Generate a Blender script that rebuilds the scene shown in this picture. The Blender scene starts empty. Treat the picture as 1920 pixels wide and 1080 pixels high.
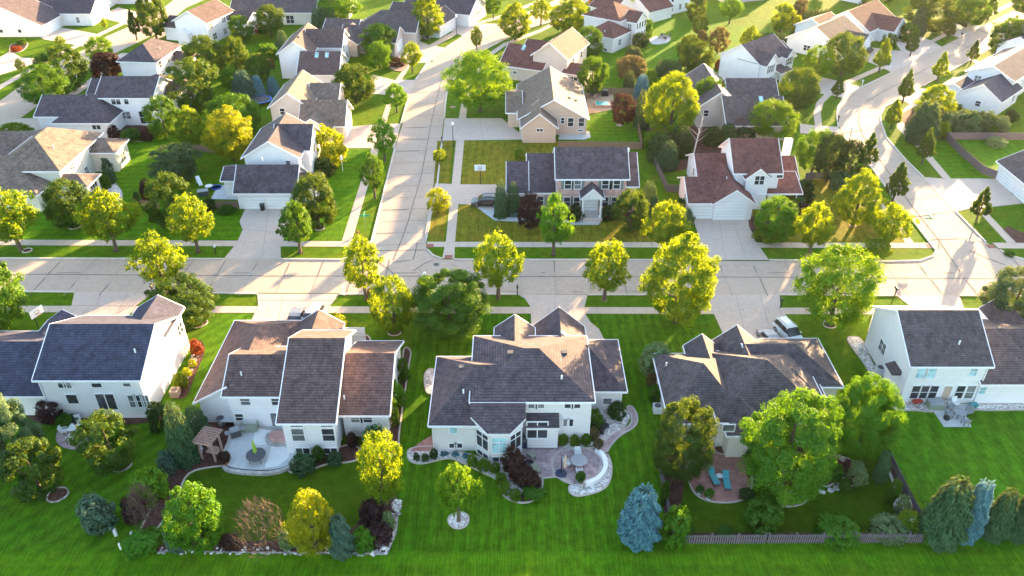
import bpy, math, random
import numpy as np
from mathutils import Vector
random.seed(7)
S = bpy.context.scene
COL = S.collection
# ------------------------------------------------------------------ camera, sky, sun, exposure
H, PITCH, FPX = 58.0, math.radians(33.3), 1493.0
cd = bpy.data.cameras.new('camera'); cam = bpy.data.objects.new('camera', cd); COL.objects.link(cam)
cd.sensor_width = 36; cd.lens = 36*FPX/1920; cd.clip_end = 5000; cd.clip_start = 0.5
cam.location = (0, 0, H); cam.rotation_euler = (math.pi/2-PITCH, 0, 0); S.camera = cam
SUN_AZ, SUN_EL = math.radians(33), math.radians(8.4)
W = bpy.data.worlds.new('World'); S.world = W; W.use_nodes = True
nt = W.node_tree; bg = nt.nodes['Background']; sk = nt.nodes.new('ShaderNodeTexSky')
sk.sky_type = 'NISHITA'; sk.sun_disc = False; sk.sun_elevation = SUN_EL; sk.sun_rotation = SUN_AZ
nt.links.new(sk.outputs[0], bg.inputs[0]); bg.inputs[1].default_value = 0.112
sl = bpy.data.lights.new('sun', 'SUN'); sl.energy = 5.0; sl.angle = math.radians(0.6); sl.color = (1, .66, .33)
so = bpy.data.objects.new('sun', sl); COL.objects.link(so); so.location = (150, 250, 120)
so.rotation_euler = Vector((-math.sin(SUN_AZ)*math.cos(SUN_EL), -math.cos(SUN_AZ)*math.cos(SUN_EL), -math.sin(SUN_EL))).to_track_quat('-Z', 'Y').to_euler()
S.view_settings.view_transform = 'Standard'; S.view_settings.look = 'None'; S.view_settings.exposure = 3.2
S.view_settings.gamma = 1
S.cycles.max_bounces = 6; S.cycles.transparent_max_bounces = 4

# ------------------------------------------------------------------ surveying: a pixel of the photo and a height give a point of the place
CP, SP = math.cos(PITCH), math.sin(PITCH)
def ray(u, v):
    a, b = (u-960)/FPX, (540-v)/FPX
    return Vector((a, CP+b*SP, -SP+b*CP))
def P(u, v, z=0.0):
    d = ray(u, v); t = (z-H)/d.z
    return Vector((d.x*t, d.y*t, z))
def depth_of(p): return p.y*CP+(H-p.z)*SP

# ------------------------------------------------------------------ mesh helpers
class MB:
    def __init__(s): s.v = []; s.f = []; s.m = []; s.mi = 0
    def add(s, vs, fs):
        o = len(s.v); s.v += [tuple(p) for p in vs]
        for f in fs: s.f.append([i+o for i in f]); s.m.append(s.mi)
    def box(s, x0, x1, y0, y1, z0, z1):
        s.add([(x0,y0,z0),(x1,y0,z0),(x1,y1,z0),(x0,y1,z0),(x0,y0,z1),(x1,y0,z1),(x1,y1,z1),(x0,y1,z1)],
              [(0,3,2,1),(4,5,6,7),(0,1,5,4),(1,2,6,5),(2,3,7,6),(3,0,4,7)])
    def bar(s, p, q, w, h=None):
        p, q = Vector(p), Vector(q); d = (q-p).normalized(); h = h or w
        up = Vector((0,0,1)) if abs(d.z) < .95 else Vector((0,1,0))
        a = d.cross(up).normalized()*(w/2); b = a.cross(d).normalized()*(h/2)
        vs = [p-a-b,p+a-b,p+a+b,p-a+b,q-a-b,q+a-b,q+a+b,q-a+b]
        s.add(vs, [(0,1,2,3),(7,6,5,4),(1,0,4,5),(2,1,5,6),(3,2,6,7),(0,3,7,4)])
    def tube(s, p, q, r0, r1=None, n=8):
        p, q = Vector(p), Vector(q); r1 = r0 if r1 is None else r1
        d = (q-p).normalized(); up = Vector((0,0,1)) if abs(d.z) < .9 else Vector((1,0,0))
        a = d.cross(up).normalized(); b = d.cross(a)
        vs = []
        for c, r in ((p,r0),(q,r1)):
            for i in range(n):
                t = 2*math.pi*i/n; vs.append(c+a*(math.cos(t)*r)+b*(math.sin(t)*r))
        s.add(vs, [(i,(i+1)%n,n+(i+1)%n,n+i) for i in range(n)]+[tuple(range(n-1,-1,-1)), tuple(range(n,2*n))])
    def lathe(s, prof, n=14, c=(0,0,0), sx=1, sy=1):
        vs = []
        for r, z in prof:
            for i in range(n):
                t = 2*math.pi*i/n; vs.append((c[0]+math.cos(t)*r*sx, c[1]+math.sin(t)*r*sy, c[2]+z))
        fs = []
        for k in range(len(prof)-1):
            for i in range(n):
                j = (i+1)%n; fs.append((k*n+i, k*n+j, (k+1)*n+j, (k+1)*n+i))
        fs.append(tuple(range(n-1,-1,-1))); fs.append(tuple(range((len(prof)-1)*n, len(prof)*n)))
        s.add(vs, fs)
    def prism(s, pts, z0, z1):
        n = len(pts)
        s.add([(p[0],p[1],z0) for p in pts]+[(p[0],p[1],z1) for p in pts],
              [tuple(range(n-1,-1,-1)), tuple(range(n,2*n))]+[(i,(i+1)%n,n+(i+1)%n,n+i) for i in range(n)])
    def loft(s, secs):
        n = len(secs[0]); vs = [p for c in secs for p in c]; fs = []
        for k in range(len(secs)-1):
            for i in range(n):
                j = (i+1)%n; fs.append((k*n+i,k*n+j,(k+1)*n+j,(k+1)*n+i))
        fs.append(tuple(range(n-1,-1,-1))); fs.append(tuple(range((len(secs)-1)*n, len(secs)*n)))
        s.add(vs, fs)
    def strip(s, line, w, z0, z1, closed=False):
        L = [Vector((p[0],p[1],0)) for p in line]; n = len(L)
        if n < 2: return
        a, b = [], []
        for i in range(n):
            q0 = L[(i-1)%n] if (i > 0 or closed) else L[i]; q1 = L[(i+1)%n] if (i < n-1 or closed) else L[i]
            d = (q1-q0).normalized(); nn = Vector((-d.y, d.x, 0))*(w/2); a.append(L[i]+nn); b.append(L[i]-nn)
        vs = []
        for i in range(n): vs += [(a[i].x,a[i].y,z0),(b[i].x,b[i].y,z0),(b[i].x,b[i].y,z1),(a[i].x,a[i].y,z1)]
        fs = []
        for i in range(n if closed else n-1):
            o = 4*i; q = 4*((i+1)%n)
            fs += [(o+3,o+2,q+2,q+3),(o,o+3,q+3,q),(o+2,o+1,q+1,q+2)]
        if not closed: fs += [(0,1,2,3), (4*n-1,4*n-2,4*n-3,4*n-4)]
        s.add(vs, fs)
def obj(name, mb, mat, parent=None, smooth=False):
    me = bpy.data.meshes.new(name); me.from_pydata(mb.v, [], mb.f)
    mats = mat if isinstance(mat, (list, tuple)) else [mat]
    for m in mats: me.materials.append(m)
    if len(mats) > 1: me.polygons.foreach_set('material_index', mb.m)
    if smooth: me.polygons.foreach_set('use_smooth', [True]*len(me.polygons))
    me.update()
    o = bpy.data.objects.new(name, me); COL.objects.link(o)
    if parent: o.parent = parent
    return o
def tag(o, label=None, cat=None, group=None, kind=None):
    if label: o['label'] = label
    if cat: o['category'] = cat
    if group: o['group'] = group
    if kind: o['kind'] = kind
    return o
def thing(name, label, cat, loc, rz=0, group=None):
    o = bpy.data.objects.new(name, None); COL.objects.link(o); o.empty_display_size = .3
    o.location = loc; o.rotation_euler = (0, 0, rz)
    return tag(o, label, cat, group)
def smooth_line(pts, k=5, closed=False):
    n = len(pts); out = []
    for i in range(n if closed else n-1):
        g = lambda j: Vector(pts[j % n] if closed else pts[max(0, min(n-1, j))])
        a, b, c, d = g(i-1), g(i), g(i+1), g(i+2)
        for s in range(k):
            t = s/k
            out.append(.5*((2*b)+(c-a)*t+(2*a-5*b+4*c-d)*t*t+(3*b-a-3*c+d)*t**3))
    if not closed: out.append(Vector(pts[-1]))
    return out
def px(pts, z=0): return [P(u, v, z) for u, v in pts]

# ------------------------------------------------------------------ materials
def nodes(name):
    m = bpy.data.materials.new(name); m.use_nodes = True; t = m.node_tree
    return m, t, t.nodes['Principled BSDF']
def N(t, typ, **kw):
    n = t.nodes.new(typ)
    for k, v in kw.items():
        if k in ('op',): n.operation = v
        else: setattr(n, k, v)
    return n
def noise(t, scale, detail=4, co=None, rough=.6):
    n = N(t, 'ShaderNodeTexNoise'); n.inputs['Scale'].default_value = scale; n.inputs['Detail'].default_value = detail
    n.inputs['Roughness'].default_value = rough
    if co: t.links.new(co, n.inputs['Vector'])
    return n
def mixc(t, fac, a, b, mode='MIX'):
    n = N(t, 'ShaderNodeMix', data_type='RGBA', blend_type=mode)
    for i, x in ((0, fac), (6, a), (7, b)):
        if hasattr(x, 'is_linked') or hasattr(x, 'node'): t.links.new(x, n.inputs[i])
        elif i == 0: n.inputs[0].default_value = x
        else: n.inputs[i].default_value = (*x, 1)
    return n.outputs[2]
def ramp(t, fac, stops):
    r = N(t, 'ShaderNodeValToRGB'); t.links.new(fac, r.inputs[0]); e = r.color_ramp.elements
    while len(e) < len(stops): e.new(.5)
    for x, (p, c) in zip(e, stops): x.position = p; x.color = (*c, 1) if len(c) == 3 else c
    return r.outputs[0]
def g2(lo, hi): return [(lo, (0,0,0)), (hi, (1,1,1))]
def bump(t, b, h, s, d=.05):
    n = N(t, 'ShaderNodeBump'); n.inputs['Strength'].default_value = s; n.inputs['Distance'].default_value = d
    t.links.new(h, n.inputs['Height']); t.links.new(n.outputs[0], b.inputs['Normal'])
def objco(t): return N(t, 'ShaderNodeTexCoord').outputs['Object']
def mapping(t, co, scale=(1,1,1), rot=(0,0,0)):
    m = N(t, 'ShaderNodeMapping'); m.inputs['Scale'].default_value = scale; m.inputs['Rotation'].default_value = rot
    t.links.new(co, m.inputs['Vector']); return m.outputs[0]
def plain(name, c, rough=.6, metal=0, spec=.4):
    m, t, b = nodes(name); co = objco(t); n = noise(t, 3, 4, co)
    c2 = tuple(x*.85 for x in c)
    t.links.new(mixc(t, ramp(t, n.outputs[0], g2(.3,.7)), c, c2), b.inputs['Base Color'])
    b.inputs['Roughness'].default_value = rough; b.inputs['Metallic'].default_value = metal
    b.inputs['Specular IOR Level'].default_value = spec
    return m
def concrete(name, c, stain=.75):
    m, t, b = nodes(name); co = objco(t)
    a = ramp(t, noise(t, .13, 5, co).outputs[0], g2(.35,.7)); d = ramp(t, noise(t, 1.4, 6, co).outputs[0], g2(.3,.75))
    col = mixc(t, a, c, tuple(x*stain for x in c)); col = mixc(t, d, col, tuple(x*1.1 for x in c))
    st_ = ramp(t, noise(t, .55, 7, co, .72).outputs[0], g2(.55,.74)); f_ = N(t, 'ShaderNodeMath', operation='MULTIPLY'); t.links.new(st_, f_.inputs[0]); f_.inputs[1].default_value = .45; col = mixc(t, f_.outputs[0], col, tuple(x*.72 for x in c))
    s = ramp(t, noise(t, 14, 3, co).outputs[0], g2(.35,.65)); col2 = mixc(t, .12, col, s, 'MULTIPLY')
    t.links.new(col2, b.inputs['Base Color']); b.inputs['Roughness'].default_value = .9; b.inputs['Specular IOR Level'].default_value = .15
    bump(t, b, s, .2, .01); return m
def grass(name, c, c2, stripe=0, rot=0, sw=1.6):
    m, t, b = nodes(name); co = objco(t)
    a = ramp(t, noise(t, .07, 5, co).outputs[0], g2(.35,.68)); d = ramp(t, noise(t, .9, 6, co, .7).outputs[0], g2(.3,.7)); f = ramp(t, noise(t, 9, 4, co, .8).outputs[0], g2(.3,.72))
    col = mixc(t, a, c, c2); pt = ramp(t, noise(t, .22, 6, co, .75).outputs[0], g2(.46,.74)); col = mixc(t, pt, col, (c[0]*1.6, c[1]*1.0, c[2]*1.5)); col = mixc(t, .35, col, d, 'OVERLAY'); col = mixc(t, .32, col, f, 'OVERLAY')
    if stripe:
        w = N(t, 'ShaderNodeTexWave'); w.inputs['Scale'].default_value = .314/sw; w.inputs['Distortion'].default_value = .9; w.inputs['Detail'].default_value = 2; w.inputs['Detail Scale'].default_value = .6
        t.links.new(mapping(t, co, rot=(0,0,rot)), w.inputs['Vector'])
        r = ramp(t, w.outputs['Fac'], g2(.3,.7)); col = mixc(t, stripe, col, r, 'OVERLAY')
        w2 = noise(t, 1, 3, mapping(t, co, (9,.35,1), (0,0,rot))); col = mixc(t, .35, col, ramp(t, w2.outputs[0], g2(.3,.7)), 'OVERLAY')
    t.links.new(col, b.inputs['Base Color']); b.inputs['Roughness'].default_value = .95; b.inputs['Specular IOR Level'].default_value = .05
    bump(t, b, f, .6, .06); return m
def shingle(name, c, c2, row=.24):
    m, t, b = nodes(name); co = objco(t)
    br = N(t, 'ShaderNodeTexBrick'); br.offset = .5
    for k, v in (('Scale', 1), ('Mortar Size', .025), ('Mortar Smooth', .3), ('Bias', 0), ('Brick Width', .32), ('Row Height', row*.55)): br.inputs[k].default_value = v
    br.inputs['Color1'].default_value = (*c, 1); br.inputs['Color2'].default_value = (*c2, 1); br.inputs['Mortar'].default_value = (*[x*.72 for x in c], 1)
    sx = N(t, 'ShaderNodeSeparateXYZ'); t.links.new(co, sx.inputs[0])
    ad = N(t, 'ShaderNodeMath', operation='ADD'); t.links.new(sx.outputs[0], ad.inputs[0]); t.links.new(sx.outputs[1], ad.inputs[1])
    cb = N(t, 'ShaderNodeCombineXYZ'); t.links.new(ad.outputs[0], cb.inputs[0]); t.links.new(sx.outputs[2], cb.inputs[1]); t.links.new(cb.outputs[0], br.inputs['Vector'])
    n = ramp(t, noise(t, .5, 6, co).outputs[0], g2(.25,.75)); f = ramp(t, noise(t, 7, 3, mapping(t, co, (1,1,3))).outputs[0], g2(.3,.7))
    col = mixc(t, .22, br.outputs['Color'], n, 'OVERLAY'); col = mixc(t, .3, col, f, 'OVERLAY'); col = mixc(t, .35, col, ramp(t, noise(t, 1.6, 3, mapping(t, co, (1,1,.12))).outputs[0], g2(.3,.75)), 'OVERLAY')
    t.links.new(col, b.inputs['Base Color']); b.inputs['Roughness'].default_value = .85; b.inputs['Specular IOR Level'].default_value = .25
    bump(t, b, br.outputs['Fac'], -.4, .03); return m
def siding(name, c, lap=.24):
    m, t, b = nodes(name); co = objco(t)
    w = N(t, 'ShaderNodeTexWave', wave_profile='SAW', bands_direction='Z'); w.inputs['Scale'].default_value = .314/lap; t.links.new(co, w.inputs['Vector'])
    n = ramp(t, noise(t, .6, 5, co).outputs[0], g2(.3,.75)); col = mixc(t, n, c, tuple(x*.9 for x in c)); col = mixc(t, ramp(t, w.outputs['Fac'], [(0,(.0,)*3),(.2,(1,1,1))]), tuple(x*.5 for x in c), col)
    t.links.new(col, b.inputs['Base Color']); b.inputs['Roughness'].default_value = .6; b.inputs['Specular IOR Level'].default_value = .3
    bump(t, b, w.outputs['Fac'], .5, .02); return m
def brickm(name, c, c2, mort, sc=1, bw=.22, rh=.075, flat=False):
    m, t, b = nodes(name); co = objco(t)
    br = N(t, 'ShaderNodeTexBrick')
    for k, v in (('Scale', sc), ('Mortar Size', .012), ('Brick Width', bw), ('Row Height', rh)): br.inputs[k].default_value = v
    br.inputs['Color1'].default_value = (*c, 1); br.inputs['Color2'].default_value = (*c2, 1); br.inputs['Mortar'].default_value = (*mort, 1)
    if flat: t.links.new(co, br.inputs['Vector'])
    else:
        sx = N(t, 'ShaderNodeSeparateXYZ'); t.links.new(co, sx.inputs[0])
        ad = N(t, 'ShaderNodeMath', operation='ADD'); t.links.new(sx.outputs[0], ad.inputs[0]); t.links.new(sx.outputs[1], ad.inputs[1])
        cb = N(t, 'ShaderNodeCombineXYZ'); t.links.new(ad.outputs[0], cb.inputs[0]); t.links.new(sx.outputs[2], cb.inputs[1]); t.links.new(cb.outputs[0], br.inputs['Vector'])
    n = ramp(t, noise(t, 1.2, 5, co).outputs[0], g2(.25,.75))
    t.links.new(mixc(t, .35, br.outputs['Color'], n, 'OVERLAY'), b.inputs['Base Color']); b.inputs['Roughness'].default_value = .85
    bump(t, b, br.outputs['Fac'], -.4, .02); return m
def speckle(name, stops, sc, rough=.9, bs=.8):
    m, t, b = nodes(name); co = objco(t)
    v = N(t, 'ShaderNodeTexVoronoi'); v.inputs['Scale'].default_value = sc; t.links.new(co, v.inputs['Vector'])
    s = N(t, 'ShaderNodeSeparateColor'); t.links.new(v.outputs['Color'], s.inputs[0])
    col = ramp(t, s.outputs[0], stops); col = mixc(t, .4, col, ramp(t, noise(t, .8, 4, co).outputs[0], g2(.3,.7)), 'OVERLAY')
    t.links.new(col, b.inputs['Base Color']); b.inputs['Roughness'].default_value = rough; b.inputs['Specular IOR Level'].default_value = .15
    bump(t, b, v.outputs['Distance'], bs, .05); return m
def leaf(name, dark, light, trans, k=.45):
    m = bpy.data.materials.new(name); m.use_nodes = True; t = m.node_tree; t.nodes.remove(t.nodes['Principled BSDF'])
    g = N(t, 'ShaderNodeNewGeometry'); oi = N(t, 'ShaderNodeObjectInfo')
    col = ramp(t, g.outputs['Random Per Island'], [(0, dark), (1, light)])
    hs = N(t, 'ShaderNodeHueSaturation'); t.links.new(col, hs.inputs['Color'])
    mm = N(t, 'ShaderNodeMapRange'); mm.inputs[3].default_value = .8; mm.inputs[4].default_value = 1.25; t.links.new(oi.outputs['Random'], mm.inputs[0]); t.links.new(mm.outputs[0], hs.inputs['Value'])
    d = N(t, 'ShaderNodeBsdfDiffuse'); tr = N(t, 'ShaderNodeBsdfTranslucent'); gl = N(t, 'ShaderNodeBsdfGlossy')
    t.links.new(hs.outputs[0], d.inputs[0])
    c2 = ramp(t, g.outputs['Random Per Island'], [(0, tuple(x*.7 for x in trans)), (1, trans)]); t.links.new(c2, tr.inputs[0])
    gl.inputs['Roughness'].default_value = .5; gl.inputs[0].default_value = (.6,.65,.5,1)
    mx = N(t, 'ShaderNodeMixShader'); mx.inputs[0].default_value = k; t.links.new(d.outputs[0], mx.inputs[1]); t.links.new(tr.outputs[0], mx.inputs[2])
    m2 = N(t, 'ShaderNodeMixShader'); m2.inputs[0].default_value = .03; t.links.new(mx.outputs[0], m2.inputs[1]); t.links.new(gl.outputs[0], m2.inputs[2])
    t.links.new(m2.outputs[0], t.nodes['Material Output'].inputs[0]); return m
def glassm(name, c, rough=.06):
    m, t, b = nodes(name); co = objco(t)
    t.links.new(mixc(t, ramp(t, noise(t, .9, 3, co).outputs[0], g2(.4,.6)), c, tuple(x*1.8 for x in c)), b.inputs['Base Color'])
    b.inputs['Roughness'].default_value = rough; b.inputs['Specular IOR Level'].default_value = .7; return m

M = dict(
 road=concrete('road_concrete', (.52,.39,.31), .82), walk=concrete('walk_concrete', (.56,.435,.36), .9), drive=concrete('drive_concrete', (.56,.44,.375), .88),
 kerb=concrete('kerb_concrete', (.66,.56,.5)), joint=plain('tar_joint', (.2,.165,.145), .95, 0, .05), joint2=plain('saw_joint', (.4,.32,.28), .9),
 ground=grass('grass_plain', (.075,.155,.005), (.062,.135,.005)),
 lawn_lush=grass('lawn_lush', (.043,.125,.004), (.066,.155,.006), .1, .0, 1.1),
 lawn_left=grass('lawn_left', (.047,.135,.006), (.07,.165,.006), .1, .7, 1.5),
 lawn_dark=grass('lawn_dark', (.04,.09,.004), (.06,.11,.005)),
 lawn_olive=grass('lawn_olive', (.165,.165,.015), (.13,.14,.012), .06, 0, 1.3),
 lawn_right=grass('lawn_right', (.05,.155,.007), (.07,.175,.007), .08, .3, 2.0),
 lawn_green=grass('lawn_green', (.055,.16,.004), (.08,.175,.004), .08, 1.57, 1.6),
 lawn_low=grass('lawn_low', (.06,.165,.005), (.085,.18,.006), .07, 1.57, 2.2),
 lawn_gold=grass('lawn_gold', (.14,.17,.012), (.1,.16,.012)),
 charcoal=shingle('shingle_charcoal', (.078,.06,.072), (.115,.086,.098)), navy=shingle('shingle_navy', (.045,.047,.08), (.062,.06,.095)),
 brown=shingle('shingle_brown', (.105,.068,.068), (.145,.092,.088)), red=shingle('shingle_red', (.14,.058,.052), (.18,.075,.066)),
 grey=shingle('shingle_grey', (.088,.07,.076), (.125,.098,.1)), taupe=shingle('shingle_taupe', (.17,.122,.1), (.215,.16,.135)),
 white=siding('siding_white', (.86,.82,.85)), cream=siding('siding_cream', (.76,.70,.62)), tan=siding('siding_tan', (.62,.46,.36)), taupe_wall=siding('siding_taupe', (.62,.53,.5)), lav=siding('siding_pale', (.78,.73,.75)),
 brick=brickm('brick_pink', (.56,.29,.25), (.48,.24,.21), (.62,.48,.44)), stone=brickm('ledge_stone', (.48,.44,.42), (.36,.33,.32), (.2,.18,.18), 1, .5, .16),
 paver=brickm('paver_mixed', (.42,.31,.32), (.3,.21,.22), (.22,.17,.17), 1, .55, .4, True), paver_red=brickm('paver_red', (.42,.2,.17), (.33,.14,.12), (.22,.12,.1), 1, .28, .14, True),
 slab_light=concrete('patio_slab_light', (.74,.73,.73), .93), slab=concrete('patio_slab', (.55,.55,.56), .8),
 trim=plain('trim_white', (.86,.83,.86), .45), glass=glassm('window_glass', (.028,.03,.038)), glass_dim=glassm('window_glass_curtain', (.12,.125,.13), .12), glass_blue=glassm('window_glass_blind', (.25,.4,.46), .15),
 gdoor=siding('garage_door_white', (.85,.86,.88), .5), shutter=plain('shutter_grey', (.2,.22,.23)),
 mulch=speckle('mulch', [(0,(.05,.022,.018)),(1,(.12,.06,.05))], 9), mulch_tan=speckle('mulch_tan', [(0,(.22,.15,.11)),(1,(.42,.31,.25))], 9), gravel=speckle('gravel', [(0,(.3,.26,.25)),(.5,(.55,.5,.48)),(1,(.8,.76,.74))], 6), rock=speckle('river_rock', [(0,(.22,.19,.19)),(.6,(.42,.38,.37)),(1,(.66,.62,.6))], 3),
 edging=concrete('edging_stone', (.5,.42,.38)), bark=plain('bark', (.12,.085,.065), .9), bark_pale=plain('bark_pale', (.5,.45,.42), .9),
 wood=plain('cedar_wood', (.46,.29,.24), .8), fence_grey=plain('fence_grey', (.15,.125,.145), .9), fence_brown=plain('fence_brown', (.26,.16,.13), .9),
 black=plain('black_metal', (.02,.02,.023), .4), dkgrey=plain('dark_grey', (.08,.08,.09), .6), midgrey=plain('mid_grey', (.3,.31,.33), .6), palegrey=plain('pale_grey', (.6,.6,.62), .5),
 whitep=plain('white_plastic', (.8,.8,.8), .4), teal=plain('teal_cushion', (.06,.3,.34), .7), green_cloth=plain('green_cloth', (.3,.5,.05), .8), navyp=plain('navy_plastic', (.03,.04,.09), .5),
 sign=plain('sign_green', (.02,.3,.2), .5), redp=plain('red_paint', (.45,.05,.03), .5), bluep=plain('blue_paint', (.04,.12,.5), .5), poolw=plain('pool_water', (.03,.4,.42), .1), terra=plain('terracotta', (.45,.18,.08), .8),
 tan_deck=plain('deck_boards', (.45,.3,.2), .8), carwhite=plain('car_white', (.8,.8,.82), .2, 0, .6), carblack=plain('car_black', (.02,.022,.03), .15, 0, .7), cargrey=plain('car_grey', (.2,.22,.26), .25, 0, .6), tyre=plain('tyre', (.02,.02,.02), .9), chrome=plain('rim_metal', (.6,.6,.6), .3, .9),
 lampglobe=plain('lamp_globe', (.9,.9,.88), .3), metal=plain('galvanised', (.45,.46,.48), .4, .6), beige=plain('beige_metal', (.5,.38,.3), .6), ironred=plain('detectable_warning', (.3,.12,.09), .9), olive=plain('olive_plastic', (.3,.33,.25), .6),
)
LEAF = dict(
 green=leaf('leaf_green', (.018,.072,.005), (.046,.14,.008), (.2,.36,.005), .4),
 dark=leaf('leaf_dark', (.014,.054,.009), (.03,.1,.012), (.22,.3,.005), .38),
 gold=leaf('leaf_gold', (.03,.1,.005), (.075,.165,.007), (.5,.6,.004), .48),
 lime=leaf('leaf_lime', (.05,.16,.005), (.11,.235,.008), (.3,.45,.004), .44),
 bright=leaf('leaf_bright', (.028,.125,.007), (.065,.2,.009), (.24,.44,.005), .42),
 sage=leaf('leaf_sage', (.03,.075,.038), (.065,.13,.062), (.24,.3,.05), .32),
 blue=leaf('leaf_blue', (.05,.16,.21), (.12,.29,.36), (.16,.26,.24), .3),
 teal=leaf('leaf_teal', (.04,.1,.075), (.09,.17,.12), (.16,.2,.1), .3),
 purple=leaf('leaf_purple', (.022,.01,.018), (.06,.024,.036), (.16,.05,.04), .4),
 wine=leaf('leaf_wine', (.035,.014,.014), (.075,.03,.028), (.11,.035,.03), .4),
 yellow=leaf('leaf_yellow', (.14,.17,.006), (.26,.27,.008), (.58,.62,.005), .5),
 rust=leaf('leaf_rust', (.09,.072,.03), (.16,.115,.05), (.3,.24,.06), .45),
 red=leaf('leaf_red', (.18,.03,.012), (.32,.06,.018), (.5,.12,.02), .45),
 yew=leaf('leaf_yew', (.018,.05,.012), (.04,.09,.02), (.08,.1,.012), .3),
 pine=leaf('leaf_pine', (.026,.085,.038), (.06,.15,.066), (.14,.16,.02), .3),
 pale=leaf('leaf_pale', (.09,.17,.07), (.2,.29,.13), (.3,.35,.1), .4),
 twig=plain('twig_brown', (.11,.07,.05), .9),
 whitef=leaf('petal_white', (.6,.6,.58), (.85,.85,.82), (.5,.5,.45), .3), orangef=leaf('petal_orange', (.5,.22,.02), (.7,.4,.04), (.7,.4,.03), .4), pinkf=leaf('petal_pink', (.45,.12,.2), (.6,.25,.35), (.5,.2,.2), .3),
)
# ------------------------------------------------------------------ setting: ground sheets
def structure(o): o['kind'] = 'structure'; return o
_zc = {}
def sheet(name, pts, mat, z, smooth=False, world=False):
    _zc[z] = _zc.get(z, 0)+1; zz = z+.0009*_zc[z]
    L = pts if world else px(pts)
    if smooth: L = smooth_line([Vector((p[0],p[1],0)) for p in L], 5, True)
    mb = MB(); mb.add([(p[0],p[1],zz) for p in L], [tuple(range(len(L)))])
    a = sum(L[i][0]*L[(i+1)%len(L)][1]-L[(i+1)%len(L)][0]*L[i][1] for i in range(len(L)))
    if a < 0: mb.f[0] = mb.f[0][::-1]
    return structure(obj(name, mb, mat))
g = MB(); g.add([(-2500,-1500,0),(2500,-1500,0),(2500,4000,0),(-2500,4000,0)], [(0,1,2,3)])
structure(obj('ground', g, M['ground']))
# lawns of the single lots
sheet('lawn', [(-60,800),(-20,760),(330,620),(360,590),(480,588),(420,680),(375,780),(330,860),(262,1000),(245,1035),(-200,1035)], M['lawn_left'], .004)
sheet('lawn', [(-300,1034),(1252,1034),(1262,1100),(1262,1200),(-500,1200)], M['lawn_low'], .004)
sheet('lawn', [(735,1034),(772,660),(780,589),(1340,589),(1226,835),(1255,1034)], M['lawn_lush'], .004)
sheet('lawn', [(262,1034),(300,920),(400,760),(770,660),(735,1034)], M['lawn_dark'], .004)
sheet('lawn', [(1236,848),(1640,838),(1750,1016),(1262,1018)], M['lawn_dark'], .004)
sheet('lawn', [(1640,690),(1990,760),(2300,1100),(1780,1016),(1655,840)], M['lawn_right'], .004)
sheet('lawn', [(1255,1020),(1800,1019),(2300,1100),(2500,1250),(1262,1200)], M['lawn_low'], .004)
sheet('lawn', [(850,454),(862,384),(1205,384),(1300,454)], M['lawn_olive'], .004)
sheet('lawn', [(866,345),(868,264),(1050,264),(1050,300),(945,345)], M['lawn_olive'], .004)
sheet('lawn', [(803,454),(820,264),(850,264),(832,454)], M['lawn_olive'], .004)
sheet('lawn', [(-80,450),(-60,380),(440,392),(447,416),(455,431),(447,450)], M['lawn_green'], .004)
sheet('lawn', [(200,380),(215,280),(330,240),(340,300),(270,385)], M['lawn_green'], .004)
sheet('lawn', [(533,451),(556,385),(590,300),(650,278),(696,280),(641,452)], M['lawn_green'], .004)
sheet('lawn', [(1425,454),(1400,400),(1520,330),(1640,340),(1700,454)], M['lawn_olive'], .004)
sheet('lawn', [(1104,265),(1094,165),(1187,167),(1200,272)], M['lawn_green'], .004)
sheet('lawn', [(1784,334),(1699,240),(1760,240),(1868,336)], M['lawn_green'], .004)
sheet('lawn', [(1785,250),(1990,252),(2000,330),(1868,328)], M['lawn_right'], .004)
sheet('lawn', [(1040,160),(1100,60),(1230,25),(1480,60),(1480,120),(1250,150)], M['lawn_green'], .004)
# streets (concrete), each sheet a few millimetres above the one below
sheet('road', [(647,487),(697,452),(740,280),(755,232),(765,183),(779,150),(801,117),(835,90),(870,68),(935,44),(985,24),(1030,5),(1070,-14),(1125,-14),(1075,22),(1031,42),(992,53),(945,75),(902,97),(866,128),(846,155),(837,180),(833,219),(827,264),(820,302),(798,453),(802,469),(829,487),(829,510),(647,510)], M['road'], .008)
EST = [(1630,520),(1664,491),(1725,489),(1750,480),(1755,470),(1746,459),(1710,412),(1678,376),(1637,318),(1600,275),(1578,250),(1569,219),(1571,200),(1581,183),(1612,165),(1673,135),(1721,110),(1763,89),(1798,71),(1841,50),(1892,25),(1960,-8),(2040,-8),(1960,38),(1920,58),(1892,74),(1853,94),(1820,112),(1784,132),(1731,161),(1687,186),(1659,201),(1650,217),(1652,230),(1662,258),(1698,300),(1731,332),(1792,397),(1848,454),(1875,469),(1892,479),(1925,488),(1925,520)]
sheet('road', EST, M['road'], .012)
sheet('road', [(-200,482),(2120,493),(2160,557),(-240,546)], M['road'], .016)
sheet('road', [(-60,232),(39,161),(90,125),(160,92),(200,68),(242,50),(300,20),(340,-12),(410,-12),(350,14),(289,65),(222,97),(150,140),(80,192),(39,221),(-60,285)], M['road'], .008)
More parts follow.
